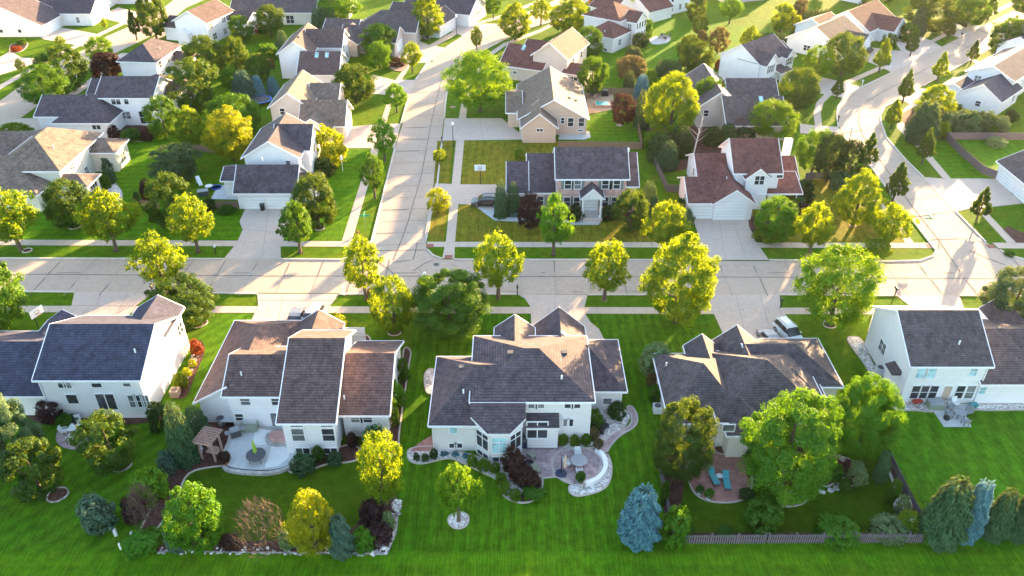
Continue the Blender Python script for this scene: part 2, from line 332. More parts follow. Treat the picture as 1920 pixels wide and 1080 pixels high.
# sidewalks
sw = lambda pts: sheet('sidewalk', pts, M['walk'], .024)
sw([(-200,573),(960,575.5),(2120,579),(2130,591),(960,588),(-210,585)])
sw([(-180,448.5),(660,452.5),(700,453),(700,463),(-190,459)]); sw([(800,453.5),(1745,455.5),(1751,465.5),(804,463.2)]); sw([(1860,455),(2050,456),(2060,467),(1872,466)])
sw([(641,452),(696,280),(715,225),(726,192),(742,149),(760,126),(804,85),(849,60),(894,42),(941,28),(1010,0),(1022,0),(944,33),(897,46),(856,65),(816,87),(770,122),(754,149),(734,197),(726,225),(710,280),(660,452)])
sw([(829,485),(836,452),(853.6,280),(860.5,219),(866,190),(880,150),(916,100),(944,81),(1012,55),(1060,30),(1066,34),(1015,60),(948,86),(920,106),(890,150),(876,196),(869,280),(853,455),(852,486)])
sw([(1530,252),(1525,211),(1531,192),(1553,169),(1578,155),(1650,124),(1692,96),(1740,78),(1806,44),(1845,28),(1900,2),(1912,4),(1850,33),(1812,48),(1745,83),(1704,100),(1656,129),(1587,160),(1562,176),(1545,192),(1539,211),(1543,252)])
sw([(1767,334),(1718,276),(1682,240),(1682,226),(1688,212),(1700,199),(1767,164),(1842,119),(1920,80),(1930,84),(1848,123),(1777,168),(1714,200),(1700,212),(1696,228),(1697,240),(1733,276),(1784,336)])
sw([(1808,375),(1837,400),(1888,455),(1905,455),(1850,398),(1826,375)]); sw([(1698,456),(1640,380),(1600,325),(1612,325),(1655,381),(1714,456)])
sw([(-20,170),(56,128),(110,100),(190,60),(250,32),(256,35),(196,64),(116,104),(62,132),(-14,176)]); sw([(62,228),(92,200),(228,108),(294,67),(360,22),(370,24),(304,70),(240,112),(106,204),(78,228)])
# driveways
dr = lambda pts, **k: sheet('driveway', pts, M['drive'], .03, **k)
dr([(140,547),(134,573),(123,586),(104,618),(150,640),(245,630),(240,594),(254,574),(288,549)])
dr([(482.5,551),(484,575),(477,588),(455,640),(590,640),(605,600),(618,575.5),(636,551.5)])
dr([(970,552),(984,560),(995,576),(996,609),(998,650),(1130,650),(1133,637),(1123,617),(1107,604),(1097,588),(1096,575),(1102,553)])
dr([(1325,553),(1333,577),(1339,590),(1353,621),(1362,650),(1510,650),(1494,620),(1472,590),(1463,577),(1462,553)])
dr([(1680,554),(1706,574),(1722,592),(1745,640),(1850,640),(1815,592),(1807,577),(1799,554)])
dr([(419,486),(439,462),(447,449.5),(455,431),(449,416),(461,389),(553,389),(534,441),(531,452),(526,463),(527,486)])
dr([(1322,488),(1313,455),(1309,440),(1299,409),(1402,410),(1417,454),(1425.5,465),(1442,488)])
dr([(640,239),(710,233),(752,232),(740,278),(697,278),(644,278)]); dr([(698,140),(738,150),(780,150),(765,184),(722,178),(686,175)])
dr([(734,104),(768,66),(804,85),(836,90),(803,118),(770,118)]); dr([(820,50),(840,38),(885,32),(896,44),(938,45),(870,69),(849,60)])
dr([(834,222),(860,222),(941,222),(985,258),(985,262),(829,264)]); dr([(816,344),(862,346),(930,346),(960,350),(960,398),(915,400),(897,391),(880,384),(860,383),(808,383)])
sheet('path', [(897,391),(955,398),(968,408),(1060,412),(1072,402),(1122,404),(1123,422),(1071,422),(1064,418),(968,416),(928,414),(914,404)], M['slab'], .03)
dr([(1729,332),(1767,335),(1843,335),(1867,336),(1917,382),(1853,389),(1820,391),(1790,398)]); dr([(1687,186),(1715,166),(1770,168),(1792,178),(1806,196),(1776,206),(1714,200)])
dr([(1845,116),(1889,103),(1950,90),(2000,140),(1900,150),(1840,130),(1820,112)]); dr([(1526,162),(1540,145),(1580,154),(1616,164),(1581,184),(1558,178),(1530,175)])
dr([(1606,108),(1622,88),(1692,96),(1724,110),(1673,136),(1642,122)]); dr([(1672,70),(1685,52),(1745,76),(1766,88),(1722,110),(1690,97)]); dr([(1770,40),(1806,43),(1842,50),(1800,71),(1765,62)])
dr([(1500,250),(1500,232),(1530,236),(1572,238),(1580,254),(1540,254)])
dr([(76,70),(116,52),(172,62),(192,66),(158,88),(82,74)]); dr([(-30,128),(18,96),(40,108),(86,111),(36,130),(-30,150)]); dr([(180,33),(222,14),(262,24),(244,48),(200,36)]); dr([(-30,242),(40,222),(106,222),(100,240),(-30,262)])
dr([(270,100),(228,100),(210,110),(216,118)])
# kerbs: real steps along the lawns' edges
kb = MB()
for ln in ([(-150,484),(419,486)],[(527,486),(640,487),(668,478),(690,462),(697,452),(740,279)],[(752,232),(765,184)],[(779,150),(801,118)],[(835,90),(870,68)],
           [(798,453),(820,345)],[(808,383),(799,440)],[(802,469),(812,479),(829,486)],[(852,487),(1322,488)],[(1442,488),(1664,490.5),(1725,489),(1750,480),(1755,470),(1746,459),(1710,412),(1678,376),(1637,318),(1600,276),(1580,254)],
           [(820,344),(829,264)],[(833,222),(837,180),(846,155),(866,128),(902,97),(945,75),(992,53),(1031,42),(1075,22)],
           [(1572,238),(1569,219),(1571,200),(1581,184)],[(1612,165),(1673,136)],[(1798,71),(1841,50),(1892,25),(1930,6)],[(1687,186),(1659,201),(1650,217),(1652,230),(1662,258),(1698,300),(1731,332)],[(1792,397),(1848,454)],[(1875,469),(1892,479),(1925,488)],[(1731,161),(1784,132),(1820,112)],[(1853,94),(1892,74),(1930,53)],
           [(-150,545),(140,548)],[(288,549),(482,551)],[(636,552),(970,552)],[(1102,553),(1325,553)],[(1462,553),(1680,554.5)],[(1799,554.5),(2080,556)]):
    kb.strip(px(ln), .26, 0, .13)
structure(obj('kerb', kb, M['kerb']))
# joints cut and tarred in the slabs
jt = MB(); jf = MB()
def jl(mb, pts, w, z=.052): mb.strip(px(pts), w, z-.01, z)
jl(jt, [(-100,513),(69,514.7),(500,517.5),(975,518.6),(1420,520),(2000,523)], .1)
jl(jt, [(738,488),(764,420),(790,330),(808,232),(830,140),(868,98),(905,76),(960,52),(1010,26),(1060,0)], .1)
jl(jt, [(1800,510),(1760,450),(1705,380),(1660,315),(1618,255),(1609,228),(1611,210),(1625,190),(1660,170),(1740,128),(1800,96),(1860,64),(1930,30)], .1)
ls = random.Random(4)
for i in range(-14, 16):
    x = i*4.6+1.2
    for y0, y1 in ((86.4, 90.9), (91.1, 95.9)):
        jl2 = jt if ls.random() < .4 else jf
        a, b = (y0, y1) if ls.random() < .5 else (y0+ls.random()*2.5, y1-ls.random()*1.5)
        jf.strip([(x,y0),(x+.05,y1)], .06, .042, .05)
        if ls.random() < .55: jt.strip([(x+.02,a),(x+.1,b-ls.random()*2)], .085, .044, .055)
        if ls.random() < .3: jt.strip([(x+ls.uniform(.5,3),y0+.9),(x+ls.uniform(3.2,4.4),y0+.93)], .07, .044, .055)
for v in range(150, 470, 22):
    t = (v-150)/320
    ul = 779+(694-779)*min(1,t*1.02) if v < 280 else 740+(697-740)*(v-280)/172; ur = 848+(836-848)*t if v < 264 else 827+(798-827)*(v-264)/190
    if v < 200: ul = 779-(v-150)*.33
    jl(jf, [(ul+4,v+2),(ur-3,v-1)], .06, .048)
    if ls.random() < .6: jl(jt, [(ul+4,v+2),(ul+4+(ur-ul)*ls.uniform(.3,.55),v+1)], .12)
for a, b in (((1571,222),(1650,217)),((1580,250),(1655,240)),((1600,275),(1672,268)),((1625,302),(1698,300)),((1650,336),(1725,326)),((1680,378),(1762,366)),((1705,408),(1790,396)),((1740,450),(1840,446)),((1575,196),(1655,204)),((1592,176),(1672,193)),((1640,152),(1712,172)),((1690,127),(1758,146)),((1735,104),(1802,122)),((1780,80),(1846,98)),((1830,56),(1890,75))):
    jl(jf, [a,b], .07, .048)
    if ls.random() < .6: jl(jt, [a, tuple(a[k]+(b[k]-a[k])*ls.uniform(.3,.6) for k in (0,1))], .14)
for ln in ([(712,494),(728,504),(742,518)],[(776,508),(796,494),(812,488)],[(1818,470),(1850,484),(1885,497)],[(737,492),(768,488)],[(775,487),(783,455)],[(703,470),(802,469)],[(1760,455),(1760,468)]): jl(jt, ln, .11)
for i in range(-46, 52): 
    x = i*1.55
    jf.strip([(x,82.35),(x,83.65)], .05, .042, .05); jf.strip([(x,99.1),(x+.02,100.5)], .05, .042, .05) if not (-36 < x < -18 or -24 < x < -11) else None
for a, b in (((190,549),(170,600)),((240,549),(215,600)),((533,552),(522,600)),((585,552),(572,600)),((1040,553),(1042,640)),((1380,553),(1400,640)),((1425,553),(1445,620)),((490,486),(505,392)),((1360,488),(1348,412)),((1400,488),(1374,412)),((1350,432),(1409,432)),((455,431),(536,436)),((135,573),(254,574)),((484,563),(626,563)),((900,222),(905,262)),((862,364),(905,364)),((1780,336),(1850,388)),((660,256),(745,254))): jl(jf, [a,b], .06, .048)
structure(obj('road_tar_joint', jt, M['joint'])); structure(obj('slab_joint', jf, M['joint2']))
tp = MB()
for c in ((806,461),(841,482),(1744,461),(1858,462)):
    p = P(*c); tp.box(p.x-.55,p.x+.55,p.y-.5,p.y+.5,.02,.05)
structure(obj('tactile_ramp', tp, M['ironred']))
mh = MB()
for c in ((818,496),(810,115),(1837,450),(1747,460)):
    p = P(*c); mh.lathe([(.4,.05),(.4,.06)], 14, (p.x,p.y,0))
structure(obj('manhole_cover', mh, M['dkgrey']))
# patios, beds and edgings
def bed(pts, mat, name='planting_bed', z=.03, smooth=True, edge=None, ew=.16, eh=.1):
    sheet(name, pts, M[mat], z, smooth)
    if edge:
        L = px(pts); L = smooth_line(L, 5, True) if smooth else L
        mb = MB(); mb.strip(L, ew, 0, eh, True); structure(obj('bed_edging', mb, M[edge]))
bed([(120,790),(160,785),(172,810),(160,842),(120,840),(105,822)], 'paver', 'patio')
bed([(185,782),(60,775),(60,790),(120,800),(200,800),(330,785),(300,765)], 'mulch')
bed([(322,742),(352,700),(365,660),(360,640),(378,640),(384,660),(366,705),(348,745)], 'mulch')
bed([(380,770),(452,800),(430,860),(425,872),(355,888),(325,950),(262,1032),(252,1022),(280,960),(318,880),(340,830)], 'mulch', edge='edging')
bed([(436,880),(418,862),(428,832),(448,800),(520,795),(545,812),(558,840),(556,856),(540,876),(500,885)], 'slab', 'patio', z=.3)
for q_ in ([(479,806),(517,806),(510,837),(475,839)],[(511,838),(549,837),(541,864),(521,878),(497,882)]): sheet('patio', q_, M['slab_light'], .31)
bed([(545,878),(640,838),(672,840),(684,853),(660,866),(610,872),(565,888)], 'mulch', edge='edging')
bed([(262,1034),(330,1016),(420,1016),(520,1014),(640,1010),(690,965),(715,930),(745,930),(738,990),(722,1036)], 'mulch', smooth=False)
bed([(258,1034),(260,1028),(500,1028),(690,1030),(722,1005),(740,950),(749,950),(744,1000),(726,1041)], 'rock', 'stone_border', z=.036, smooth=False)
bed([(731,800),(752,700),(758,655),(770,660),(766,690),(750,800),(745,850),(725,850)], 'mulch', edge='edging')
bed([(640,640),(680,628),(694,636),(690,650)], 'mulch', edge='edging')
bed([(818,838),(770,842),(767,862),(790,870),(840,860),(866,868),(900,884),(930,900),(945,930),(975,943),(1005,935),(1017,900),(985,880),(930,868),(880,852)], 'gravel', edge='edging')
bed([(995,882),(1016,898),(1010,930),(985,942),(972,936),(985,915)], 'mulch')
bed([(770,845),(815,815),(820,838),(800,846)], 'paver_red', 'patio')
bed([(800,735),(796,705),(806,692),(818,700),(815,735)], 'gravel', edge='edging')
bed([(1090,930),(1070,925),(1068,912),(1085,905),(1120,890),(1128,850),(1138,850),(1147,880),(1135,915)], 'gravel', edge='edging')
bed([(1060,845),(1060,822),(1100,815),(1110,780),(1160,762),(1180,780),(1172,800),(1140,822),(1110,836)], 'gravel')
bed([(985,835),(1055,818),(1075,838),(1120,838),(1148,815),(1178,800),(1184,785),(1176,764),(1186,764),(1195,782),(1190,800),(1160,820),(1140,845),(1130,880),(1105,905),(1080,908),(1045,895),(1012,897),(985,885)], 'paver', 'patio', z=.036, edge='edging')
for w0, c, rx in ((0,(1083,872),48),):
    p = P(*c); r = rx*depth_of(p)/FPX; mb = MB(); mb.strip([(p.x+math.cos(t)*r, p.y+math.sin(t)*r,0) for t in np.linspace(0,6.2832,40)[:-1]], .3, .03, .06, True); structure(obj('paver_ring', mb, M['edging']))
bed([(1287,880),(1300,862),(1332,830),(1345,850),(1395,860),(1410,900),(1402,930),(1375,942),(1330,940),(1300,922)], 'paver_red', 'patio', edge='edging')
bed([(1345,850),(1350,838),(1500,838),(1545,860),(1505,905),(1410,905),(1395,860)], 'mulch'); bed([(1460,935),(1500,918),(1512,930),(1505,945),(1470,950)], 'mulch', edge='edging'); bed([(1520,880),(1560,855),(1610,870),(1618,895),(1600,912),(1570,905),(1545,912)], 'mulch', edge='edging')
bed([(1650,845),(1664,842),(1738,985),(1746,1012),(1700,1012),(1697,960),(1655,870)], 'mulch'); bed([(1238,855),(1250,850),(1300,860),(1290,880),(1262,1012),(1250,1012)], 'mulch')
bed([(1270,1016),(1272,1000),(1740,998),(1752,1016)], 'mulch', smooth=False)
bed([(1680,768),(1682,756),(1740,757),(1750,772),(1716,770)], 'gravel', edge='edging'); bed([(1812,768),(1818,758),(2000,758),(2000,768),(1850,770)], 'gravel', edge='edging', smooth=False)
sheet('patio', [(1733,757),(1822,757),(1806,770),(1822,801),(1770,801),(1752,775)], M['slab'], .036)
bed([(1590,640),(1600,632),(1617,640),(1640,690),(1685,752),(1650,742),(1625,690)], 'gravel', edge='edging')
bed([(780,846),(770,862),(780,868),(800,862)], 'gravel')
bed([(925,408),(950,396),(1065,398),(1060,412),(970,408)], 'mulch'); bed([(1125,412),(1128,400),(1215,398),(1215,408),(1180,414)], 'mulch')
bed([(1404,424),(1412,405),(1440,400),(1445,440),(1425,452)], 'mulch'); bed([(1478,395),(1500,375),(1520,392),(1510,405),(1490,405)], 'mulch')
bed([(205,340),(212,300),(222,290),(210,330),(228,360),(225,378),(205,372)], 'gravel', edge='edging'); bed([(205,258),(230,265),(270,264),(302,246),(305,240),(230,235)], 'mulch', edge='edging')
bed([(395,374),(408,352),(440,340),(445,375)], 'slab', 'patio', smooth=False); bed([(730,128),(748,112),(765,118),(756,134)], 'mulch_tan')
bed([(1880,430),(1890,425),(1925,440),(1925,456),(1906,456)], 'mulch', smooth=False); bed([(1690,225),(1720,200),(1800,205),(1880,235),(1880,250),(1760,262)], 'mulch')
bed([(1100,215),(1100,178),(1150,172),(1150,206)], 'tan_deck', 'patio', smooth=False); sheet('patio', [(1047,262),(1050,246),(1105,246),(1108,258),(1095,262)], M['slab'], .036)
bed([(1218,78),(1222,70),(1255,68),(1252,80),(1228,84)], 'slab', 'patio'); bed([(560,25),(555,14),(600,4),(605,15)], 'paver', 'patio')
bed([(20,98),(22,84),(50,80),(48,90),(36,98)], 'mulch', edge='edging'); bed([(1225,262),(1225,240),(1420,235),(1420,262),(1330,305),(1240,320)], 'mulch')
RING = [((51,470),.95,'mulch','kerb'),((140,425),1.3,'mulch','kerb'),((328,426),1.2,'mulch','kerb'),((599,428),1.1,'mulch','kerb'),((563,474),.7,'mulch',None),((218,471),.7,'mulch',None),((372,473),.7,'mulch',None),
        ((1516,480),.85,'mulch_tan',None),((1599,423),.9,'mulch_tan',None),((1555,609),1.15,'mulch','kerb'),((740,622),1.3,'mulch','edging'),((845,622),1.0,'mulch_tan',None),((860,976),1.45,'gravel','edging'),((108,928),1.4,'mulch','rock'),((228,872),1.4,'mulch','rock'),
        ((800,72),1.6,'gravel',None),((849,201),.9,'mulch_tan',None),((1162,235),1.0,'gravel',None),((1133,563),.6,'mulch_tan',None),((372,606),1.6,'mulch','edging'),((1038,479),.6,'mulch',None),((25,868),2.0,'mulch','rock'),((1462,60),1.2,'mulch',None),((1621,320),.5,'mulch_tan',None),((1673,380),.6,'mulch_tan',None)]
for c, r, m, e in RING:
    r *= .66
    p = P(*c); pts = [(p.x+math.cos(t)*r*(1+.05*math.sin(3*t+c[0])), p.y+math.sin(t)*r) for t in np.linspace(0,6.2832,22)[:-1]]
    sheet('mulch_ring', pts, M[m], .04, world=True)
    if e: mb = MB(); mb.strip(pts, .13, 0, .1, True); structure(obj('bed_edging', mb, M[e]))
# scattered boulders of the stone border
def stones(line, n, r, seed):
    rs = random.Random(seed); L = smooth_line(px(line), 6); mb = MB()
    for i in range(n):
        p = L[rs.randrange(len(L))]; q = L[min(len(L)-1, L.index(p)+1)]; c = p.lerp(q, rs.random())+Vector((rs.uniform(-.35,.35), rs.uniform(-.35,.35), 0)); s = r*rs.uniform(.5,1.4)
        mb.lathe([(s*.7,0),(s,.25*s),(s*.75,.7*s),(s*.25,.85*s)], 6, (c.x,c.y,0), rs.uniform(.7,1.3), rs.uniform(.7,1.2))
    o = obj('border_stone', mb, M['rock']); o['kind'] = 'stuff'; return o
tag(stones([(700,1032),(722,1020),(735,985),(744,945)], 150, .22, 1), 'pale round stones heaped along the garden corner', 'stones')
tag(stones([(300,1033),(500,1033),(700,1036)], 170, .13, 2), 'small pale stones edging the back garden bed', 'stones')
tag(stones([(330,740),(350,705),(366,668)], 40, .2, 3), 'pale rocks lining the bed along the sunlit gable wall', 'stones')
# ------------------------------------------------------------------ houses
class House:
    def __init__(s, name, label, wall, roof, origin=None, ang=0, cat='house', trim='trim'):
        s.ang = math.radians(ang); s.rel = origin is not None; s.o = Vector(origin) if origin else None
        s.name, s.label, s.cat = name, label, cat; s.wall, s.roof, s.trim = M[wall], M[roof], M[trim]
        s.mw, s.mr, s.mt = MB(), MB(), MB(); s.wings = []; s.root = None
    def frame(s, x0, x1, y0, y1):
        if s.o is None: s.o = Vector(((x0+x1)/2, (y0+y1)/2))
        if s.root is None: s.root = thing(s.name, s.label, s.cat, (s.o.x, s.o.y, 0), s.ang)
        if not s.rel: x0 -= s.o.x; x1 -= s.o.x; y0 -= s.o.y; y1 -= s.o.y
        return x0, x1, y0, y1
    def W(s, x0, x1, y0, y1, ze, axis='x', pitch=.55, zf=None, hip='', oh=.42, walls=True, shed=False, skip='', zb=-.2):
        k = len(s.wings); j = .006*k
        x0, x1, y0, y1 = s.frame(x0, x1, y0, y1); x0 += j*.7; x1 -= j*.7; y0 += j; y1 -= j*.8; ze += j*.5
        zf = ze if zf is None else zf+j*.5
        sw = (lambda p: (p[1], p[0], p[2])) if axis == 'y' else (lambda p: p)
        a0, a1, b0, b1 = (x0, x1, y0, y1) if axis == 'x' else (y0, y1, x0, x1)
        if shed:
            pts = [(a0,b0,ze),(a1,b0,ze),(a1,b1,zf),(a0,b1,zf)]; faces = [[0,1,2,3]]; per = [(0,1),(1,2),(2,3),(3,0)]
            zr_ = lambda a, b: ze+(zf-ze)*(b-b0)/(b1-b0); yr = None; zr = max(ze, zf)
        else:
            yr = (zf-ze+pitch*(b0+b1))/(2*pitch); zr = ze+pitch*(yr-b0); half = (a1-a0)/2-.02
            hl = min(half, (yr-b0)) if 'a' in hip else 0; hr = min(half, (yr-b0)) if 'b' in hip else 0
            pts = [(a0,b0,ze),(a1,b0,ze),(a1,b1,zf),(a0,b1,zf),(a0+hl,yr,zr),(a1-hr,yr,zr)]
            faces = [[0,1,5,4],[2,3,4,5]]; per = [(0,1),(2,3)]
            if hl: faces.append([3,0,4]); per.append((3,0))
            elif 'a' not in skip: per += [(0,4),(4,3)]
            if hr: faces.append([1,2,5]); per.append((1,2))
            else: per += [(1,5),(5,2)]
            def zr_(a, b):
                z = min(ze+pitch*(b-b0), zf+pitch*(b1-b))
                if hl: z = min(z, ze+(zr-ze)/hl*(a-a0))
                if hr: z = min(z, ze+(zr-ze)/hr*(a1-a))
                return z
        V = [sw(p) for p in pts]; fl = (lambda f: f[::-1]) if axis == 'y' else (lambda f: f)
        s.mr.add(V, [fl(f) for f in faces]); s.mt.add([(p[0],p[1],p[2]-.13) for p in V], [fl(f)[::-1] for f in faces])
        cx, cy = (x0+x1)/2, (y0+y1)/2
        for i, jx in per:
            p, q = Vector(V[i]), Vector(V[jx]); d = (q-p); n = Vector((d.y, -d.x, 0)).normalized()
            if n.dot(Vector(((p.x+q.x)/2-cx, (p.y+q.y)/2-cy, 0))) < 0: n = -n
            lo, hi = Vector((0,0,-.2)), Vector((0,0,.012)); t0, t1 = n*-.02, n*.075
            s.mt.add([p+t0+lo,q+t0+lo,q+t1+lo,p+t1+lo,p+t0+hi,q+t0+hi,q+t1+hi,p+t1+hi], [(0,3,2,1),(4,5,6,7),(0,1,5,4),(1,2,6,5),(2,3,7,6),(3,0,4,7)])
        wa0, wa1, wb0, wb1 = a0+oh, a1-oh, b0+oh, b1-oh
        if walls:
            T = lambda a, b: (a, b, zr_(a, b)-.09); Bt = lambda a, b: (a, b, zb)
            def side(p, q, mid=None):
                vs = [Bt(*p), Bt(*q), T(*q)]+([T(*mid)] if mid else [])+[T(*p)]
                s.mw.add([sw(v) for v in vs], [fl(list(range(len(vs))))])
            side((wa0,wb0),(wa1,wb0)); side((wa1,wb1),(wa0,wb1))
            side((wa0,wb1),(wa0,wb0), None if (shed or 'a' in hip) else (wa0,yr)); side((wa1,wb0),(wa1,wb1), None if (shed or 'b' in hip) else (wa1,yr))
        w = dict(S=(sw((wa0,wb0,0)), 0), zr=zr, x0=x0+oh, x1=x1-oh, y0=y0+oh, y1=y1-oh, h=s, ze=ze, ridge=yr, zroof=(lambda x, y: zr_(x, y)) if axis == 'x' else (lambda x, y: zr_(y, x)))
        s.wings.append(w); return w
    def done(s):
        obj('wall', s.mw, s.wall, s.root); obj('roof', s.mr, s.roof, s.root); obj('fascia', s.mt, s.trim, s.root); return s
    def local(s, v): 
        c, n = math.cos(-s.ang), math.sin(-s.ang); return Vector((v.x*c-v.y*n, v.x*n+v.y*c, v.z))
def hit(w, face, u, v):
    h = w['h']; d = h.local(ray(u, v)); o = h.local(Vector((-h.o.x, -h.o.y, H)))
    if face in 'SN': t = (w['y0' if face == 'S' else 'y1']-o.y)/d.y
    else: t = (w['x1' if face == 'E' else 'x0']-o.x)/d.x
    return o+d*t
FR = {'S': ((1,0),(0,-1)), 'N': ((-1,0),(0,1)), 'E': ((0,1),(1,0)), 'W': ((0,-1),(-1,0))}
def panel(w, face, c, ww, hh, nx=1, ny=2, name='window', glass='glass', frame='trim', muntin=0, shutters=0, fr=.1):
    """a framed opening on a wall: frame mesh + pane sub-part"""
    h = w['h']; (ax, ay), (nx_, ny_) = FR[face]
    if glass == 'glass' and random.random() < .3: glass = 'glass_dim'
    base = {'S': w['y0'], 'N': w['y1'], 'E': w['x1'], 'W': w['x0']}[face]
    def Q(s, z, n):
        if face in 'SN': return (c.x+ax*s+nx_*n, base+ny_*n, c.z+z)
        return (base+nx_*n, c.y+ay*s, c.z+z)
    def slab(mb, s0, s1, z0, z1, n0, n1):
        mb.add([Q(s0,z0,n0),Q(s1,z0,n0),Q(s1,z1,n0),Q(s0,z1,n0),Q(s0,z0,n1),Q(s1,z0,n1),Q(s1,z1,n1),Q(s0,z1,n1)], [(0,3,2,1),(4,5,6,7),(0,1,5,4),(1,2,6,5),(2,3,7,6),(3,0,4,7)])
    f = MB(); a, b = ww/2, hh/2
    slab(f,-a-fr,-a,-b-fr,b+fr,-.02,.07); slab(f,a,a+fr,-b-fr,b+fr,-.02,.07); slab(f,-a,a,b,b+fr,-.02,.07); slab(f,-a,a,-b-fr,-b,-.02,.09)
    for i in range(1, nx): x = -a+2*a*i/nx; slab(f,x-.05,x+.05,-b,b,-.02,.065)
    for i in range(1, ny): z = -b+2*b*i/ny; slab(f,-a,a,z-.03,z+.03,-.02,.055)
    if muntin:
        for i in range(1, nx*2): 
            if i % 2: x = -a+a*i/nx; slab(f,x-.015,x+.015,-b,b,-.02,.045)
    o = obj(name, f, M[frame], h.root)
    g = MB(); slab(g,-a,a,-b,b,-.02,.03); obj('pane', g, M[glass], o)
    if shutters:
        for sg in (-1, 1):
            m = MB(); x = sg*(a+fr+shutters/2+.03); slab(m,x-shutters/2,x+shutters/2,-b-.08,b+.08,-.02,.06); obj('shutter', m, M['shutter'], h.root)
    return o
def win(w, face, u, v, ww=1.0, hh=1.3, **k): return panel(w, face, hit(w, face, u, v), ww, hh, **k)
def winm(w, face, s, z, ww=1.0, hh=1.3, **k):
    """s: fraction along the wall as seen from outside"""
    x0, x1, y0, y1 = w['x0'], w['x1'], w['y0'], w['y1']
    c = {'S': Vector((x0+(x1-x0)*s,0,z)), 'N': Vector((x1+(x0-x1)*s,0,z)), 'E': Vector((0,y0+(y1-y0)*s,z)), 'W': Vector((0,y1+(y0-y1)*s,z))}[face]
    return panel(w, face, c, ww, hh, **k)
def gdoor(w, face, u=None, v=None, ww=4.8, hh=2.15, s=None):
    c = hit(w, face, u, v) if u is not None else Vector(({'S': w['x0']+(w['x1']-w['x0'])*(s or .5)}.get(face, 0), w['y0']+(w['y1']-w['y0'])*(s or .5), 0))
    c.z = hh/2+.06
    return panel(w, face, c, ww, hh, nx=1, ny=1, name='garage_door', glass='gdoor', fr=.14)
def door(w, face, u, v, ww=.95, hh=2.1, glass='whitep', **k): return panel(w, face, hit(w, face, u, v), ww, hh, 1, 1, 'door', glass, **k)
def vent(w, x, y, kind='pipe'):
    h = w['h']; z = w['zroof'](x, y); mb = MB()
    if kind == 'pipe': mb.tube((x,y,z-.1),(x,y,z+.45),.09); return obj('vent_pipe', mb, M['whitep'], h.root)
    if kind == 'box': mb.box(x-.25,x+.25,y-.22,y+.22,z-.15,z+.18); mb.box(x-.3,x+.3,y-.27,y+.27,z+.18,z+.22); return obj('roof_vent', mb, M['dkgrey'], h.root)
def ventp(w, u, v, kind='pipe'):
    h = w['h']; d = h.local(ray(u, v)); o = h.local(Vector((-h.o.x, -h.o.y, H))); t = 40.0
    while t < 400:
        p = o+d*t
        if p.z <= w['zroof'](p.x, p.y): break
        t += .05
    return vent(w, p.x, p.y, kind)
def skylight(w, u, v, ww=.7, dh=1.1, axis='x'):
    h = w['h']; d = h.local(ray(u, v)); o = h.local(Vector((-h.o.x, -h.o.y, H))); t = 40.0
    while t < 400:
        p = o+d*t
        if p.z <= w['zroof'](p.x, p.y): break
        t += .05
    def Z(dx, dy): return w['zroof'](p.x+dx, p.y+dy)
    a, b = (ww/2, dh/2) if axis == 'x' else (dh/2, ww/2)
    def ring(k, dz): return [(p.x+sx*a*k, p.y+sy*b*k, Z(sx*a*k, sy*b*k)+dz) for sx, sy in ((-1,-1),(1,-1),(1,1),(-1,1))]
    f = MB(); f.loft([ring(1.15,-.1), ring(1.15,.14), ring(1,.14), ring(1,.1)]); s = obj('skylight', f, M['midgrey'], h.root)
    g = MB(); g.add(ring(1,.12), [(0,1,2,3)]); obj('pane', g, M['glass_blue'], s)
def mesh_part(h, name, mb, mat): return obj(name, mb, M[mat], h.root)
def downspout(w, corner):
    h = w['h']; x = w['x0'] if 'W' in corner else w['x1']; y = w['y0'] if 'S' in corner else w['y1']
    dx = -.06 if 'W' in corner else .06; mb = MB(); mb.box(x-.05+dx,x+.05+dx,y-.12,y-.03,0,w['ze']-.05); obj('downspout', mb, M['trim'], h.root)

# A: two storeys, navy shingles, sunlit gable
h = House('house', 'white two-storey house with dark blue roof, sunlit right gable and left garage wing', 'white', 'navy')
a = h.W(-49.0, -37.9, 62.7, 74.2, 5.5, 'x', .52); b = h.W(-64, -48.6, 63.1, 74.6, 3.0, 'x', .5); c = h.W(-43.4, -38.0, 70, 76.0, 5.45, 'y', .62, hip=''); d = h.W(-55,-51,70,77,3,'y',.7); h.done()
win(a,'S',115,719,.75,1.1); win(a,'S',126,719.5,.75,1.1); win(a,'S',180,718,1.0,1.1); win(a,'S',237,718,.75,.9)
win(a,'S',136,748,1.1,1.2,ny=1); win(a,'S',200,753,1.9,2.1,nx=2,ny=1,name='patio_door'); win(a,'S',249,752,.75,1.6); win(a,'S',261,752,.75,1.6); win(a,'S',273,752,.75,1.6)
for v in (617,656): win(a,'E',337 if v<640 else 348,v,1.3,1.4,nx=2)
ventp(a,254,661); downspout(a,'SE'); downspout(a,'SW'); gdoor(b,'N',s=.5)
# B
h = House('house', 'white house with purple brown shingle roof, long left garage wing and stone edged patio behind', 'white', 'brown')
a = h.W(-22.9, -17.1, 57.3, 70.2, 4.6, 'x', .52, zf=6.4); b = h.W(-29.4, -22.5, 61.2, 69.6, 4.62, 'x', .52); c = h.W(-17.6, -12.3, 59.9, 72.4, 3.25, 'x', .5); d = h.W(-32.8, -23.4, 65.5, 76.6, 3.1, 'y', .58, hip='b', skip='a'); e = h.W(-25.2, -19.6, 67, 75.8, 3.3, 'y', .68, hip=''); h.done()

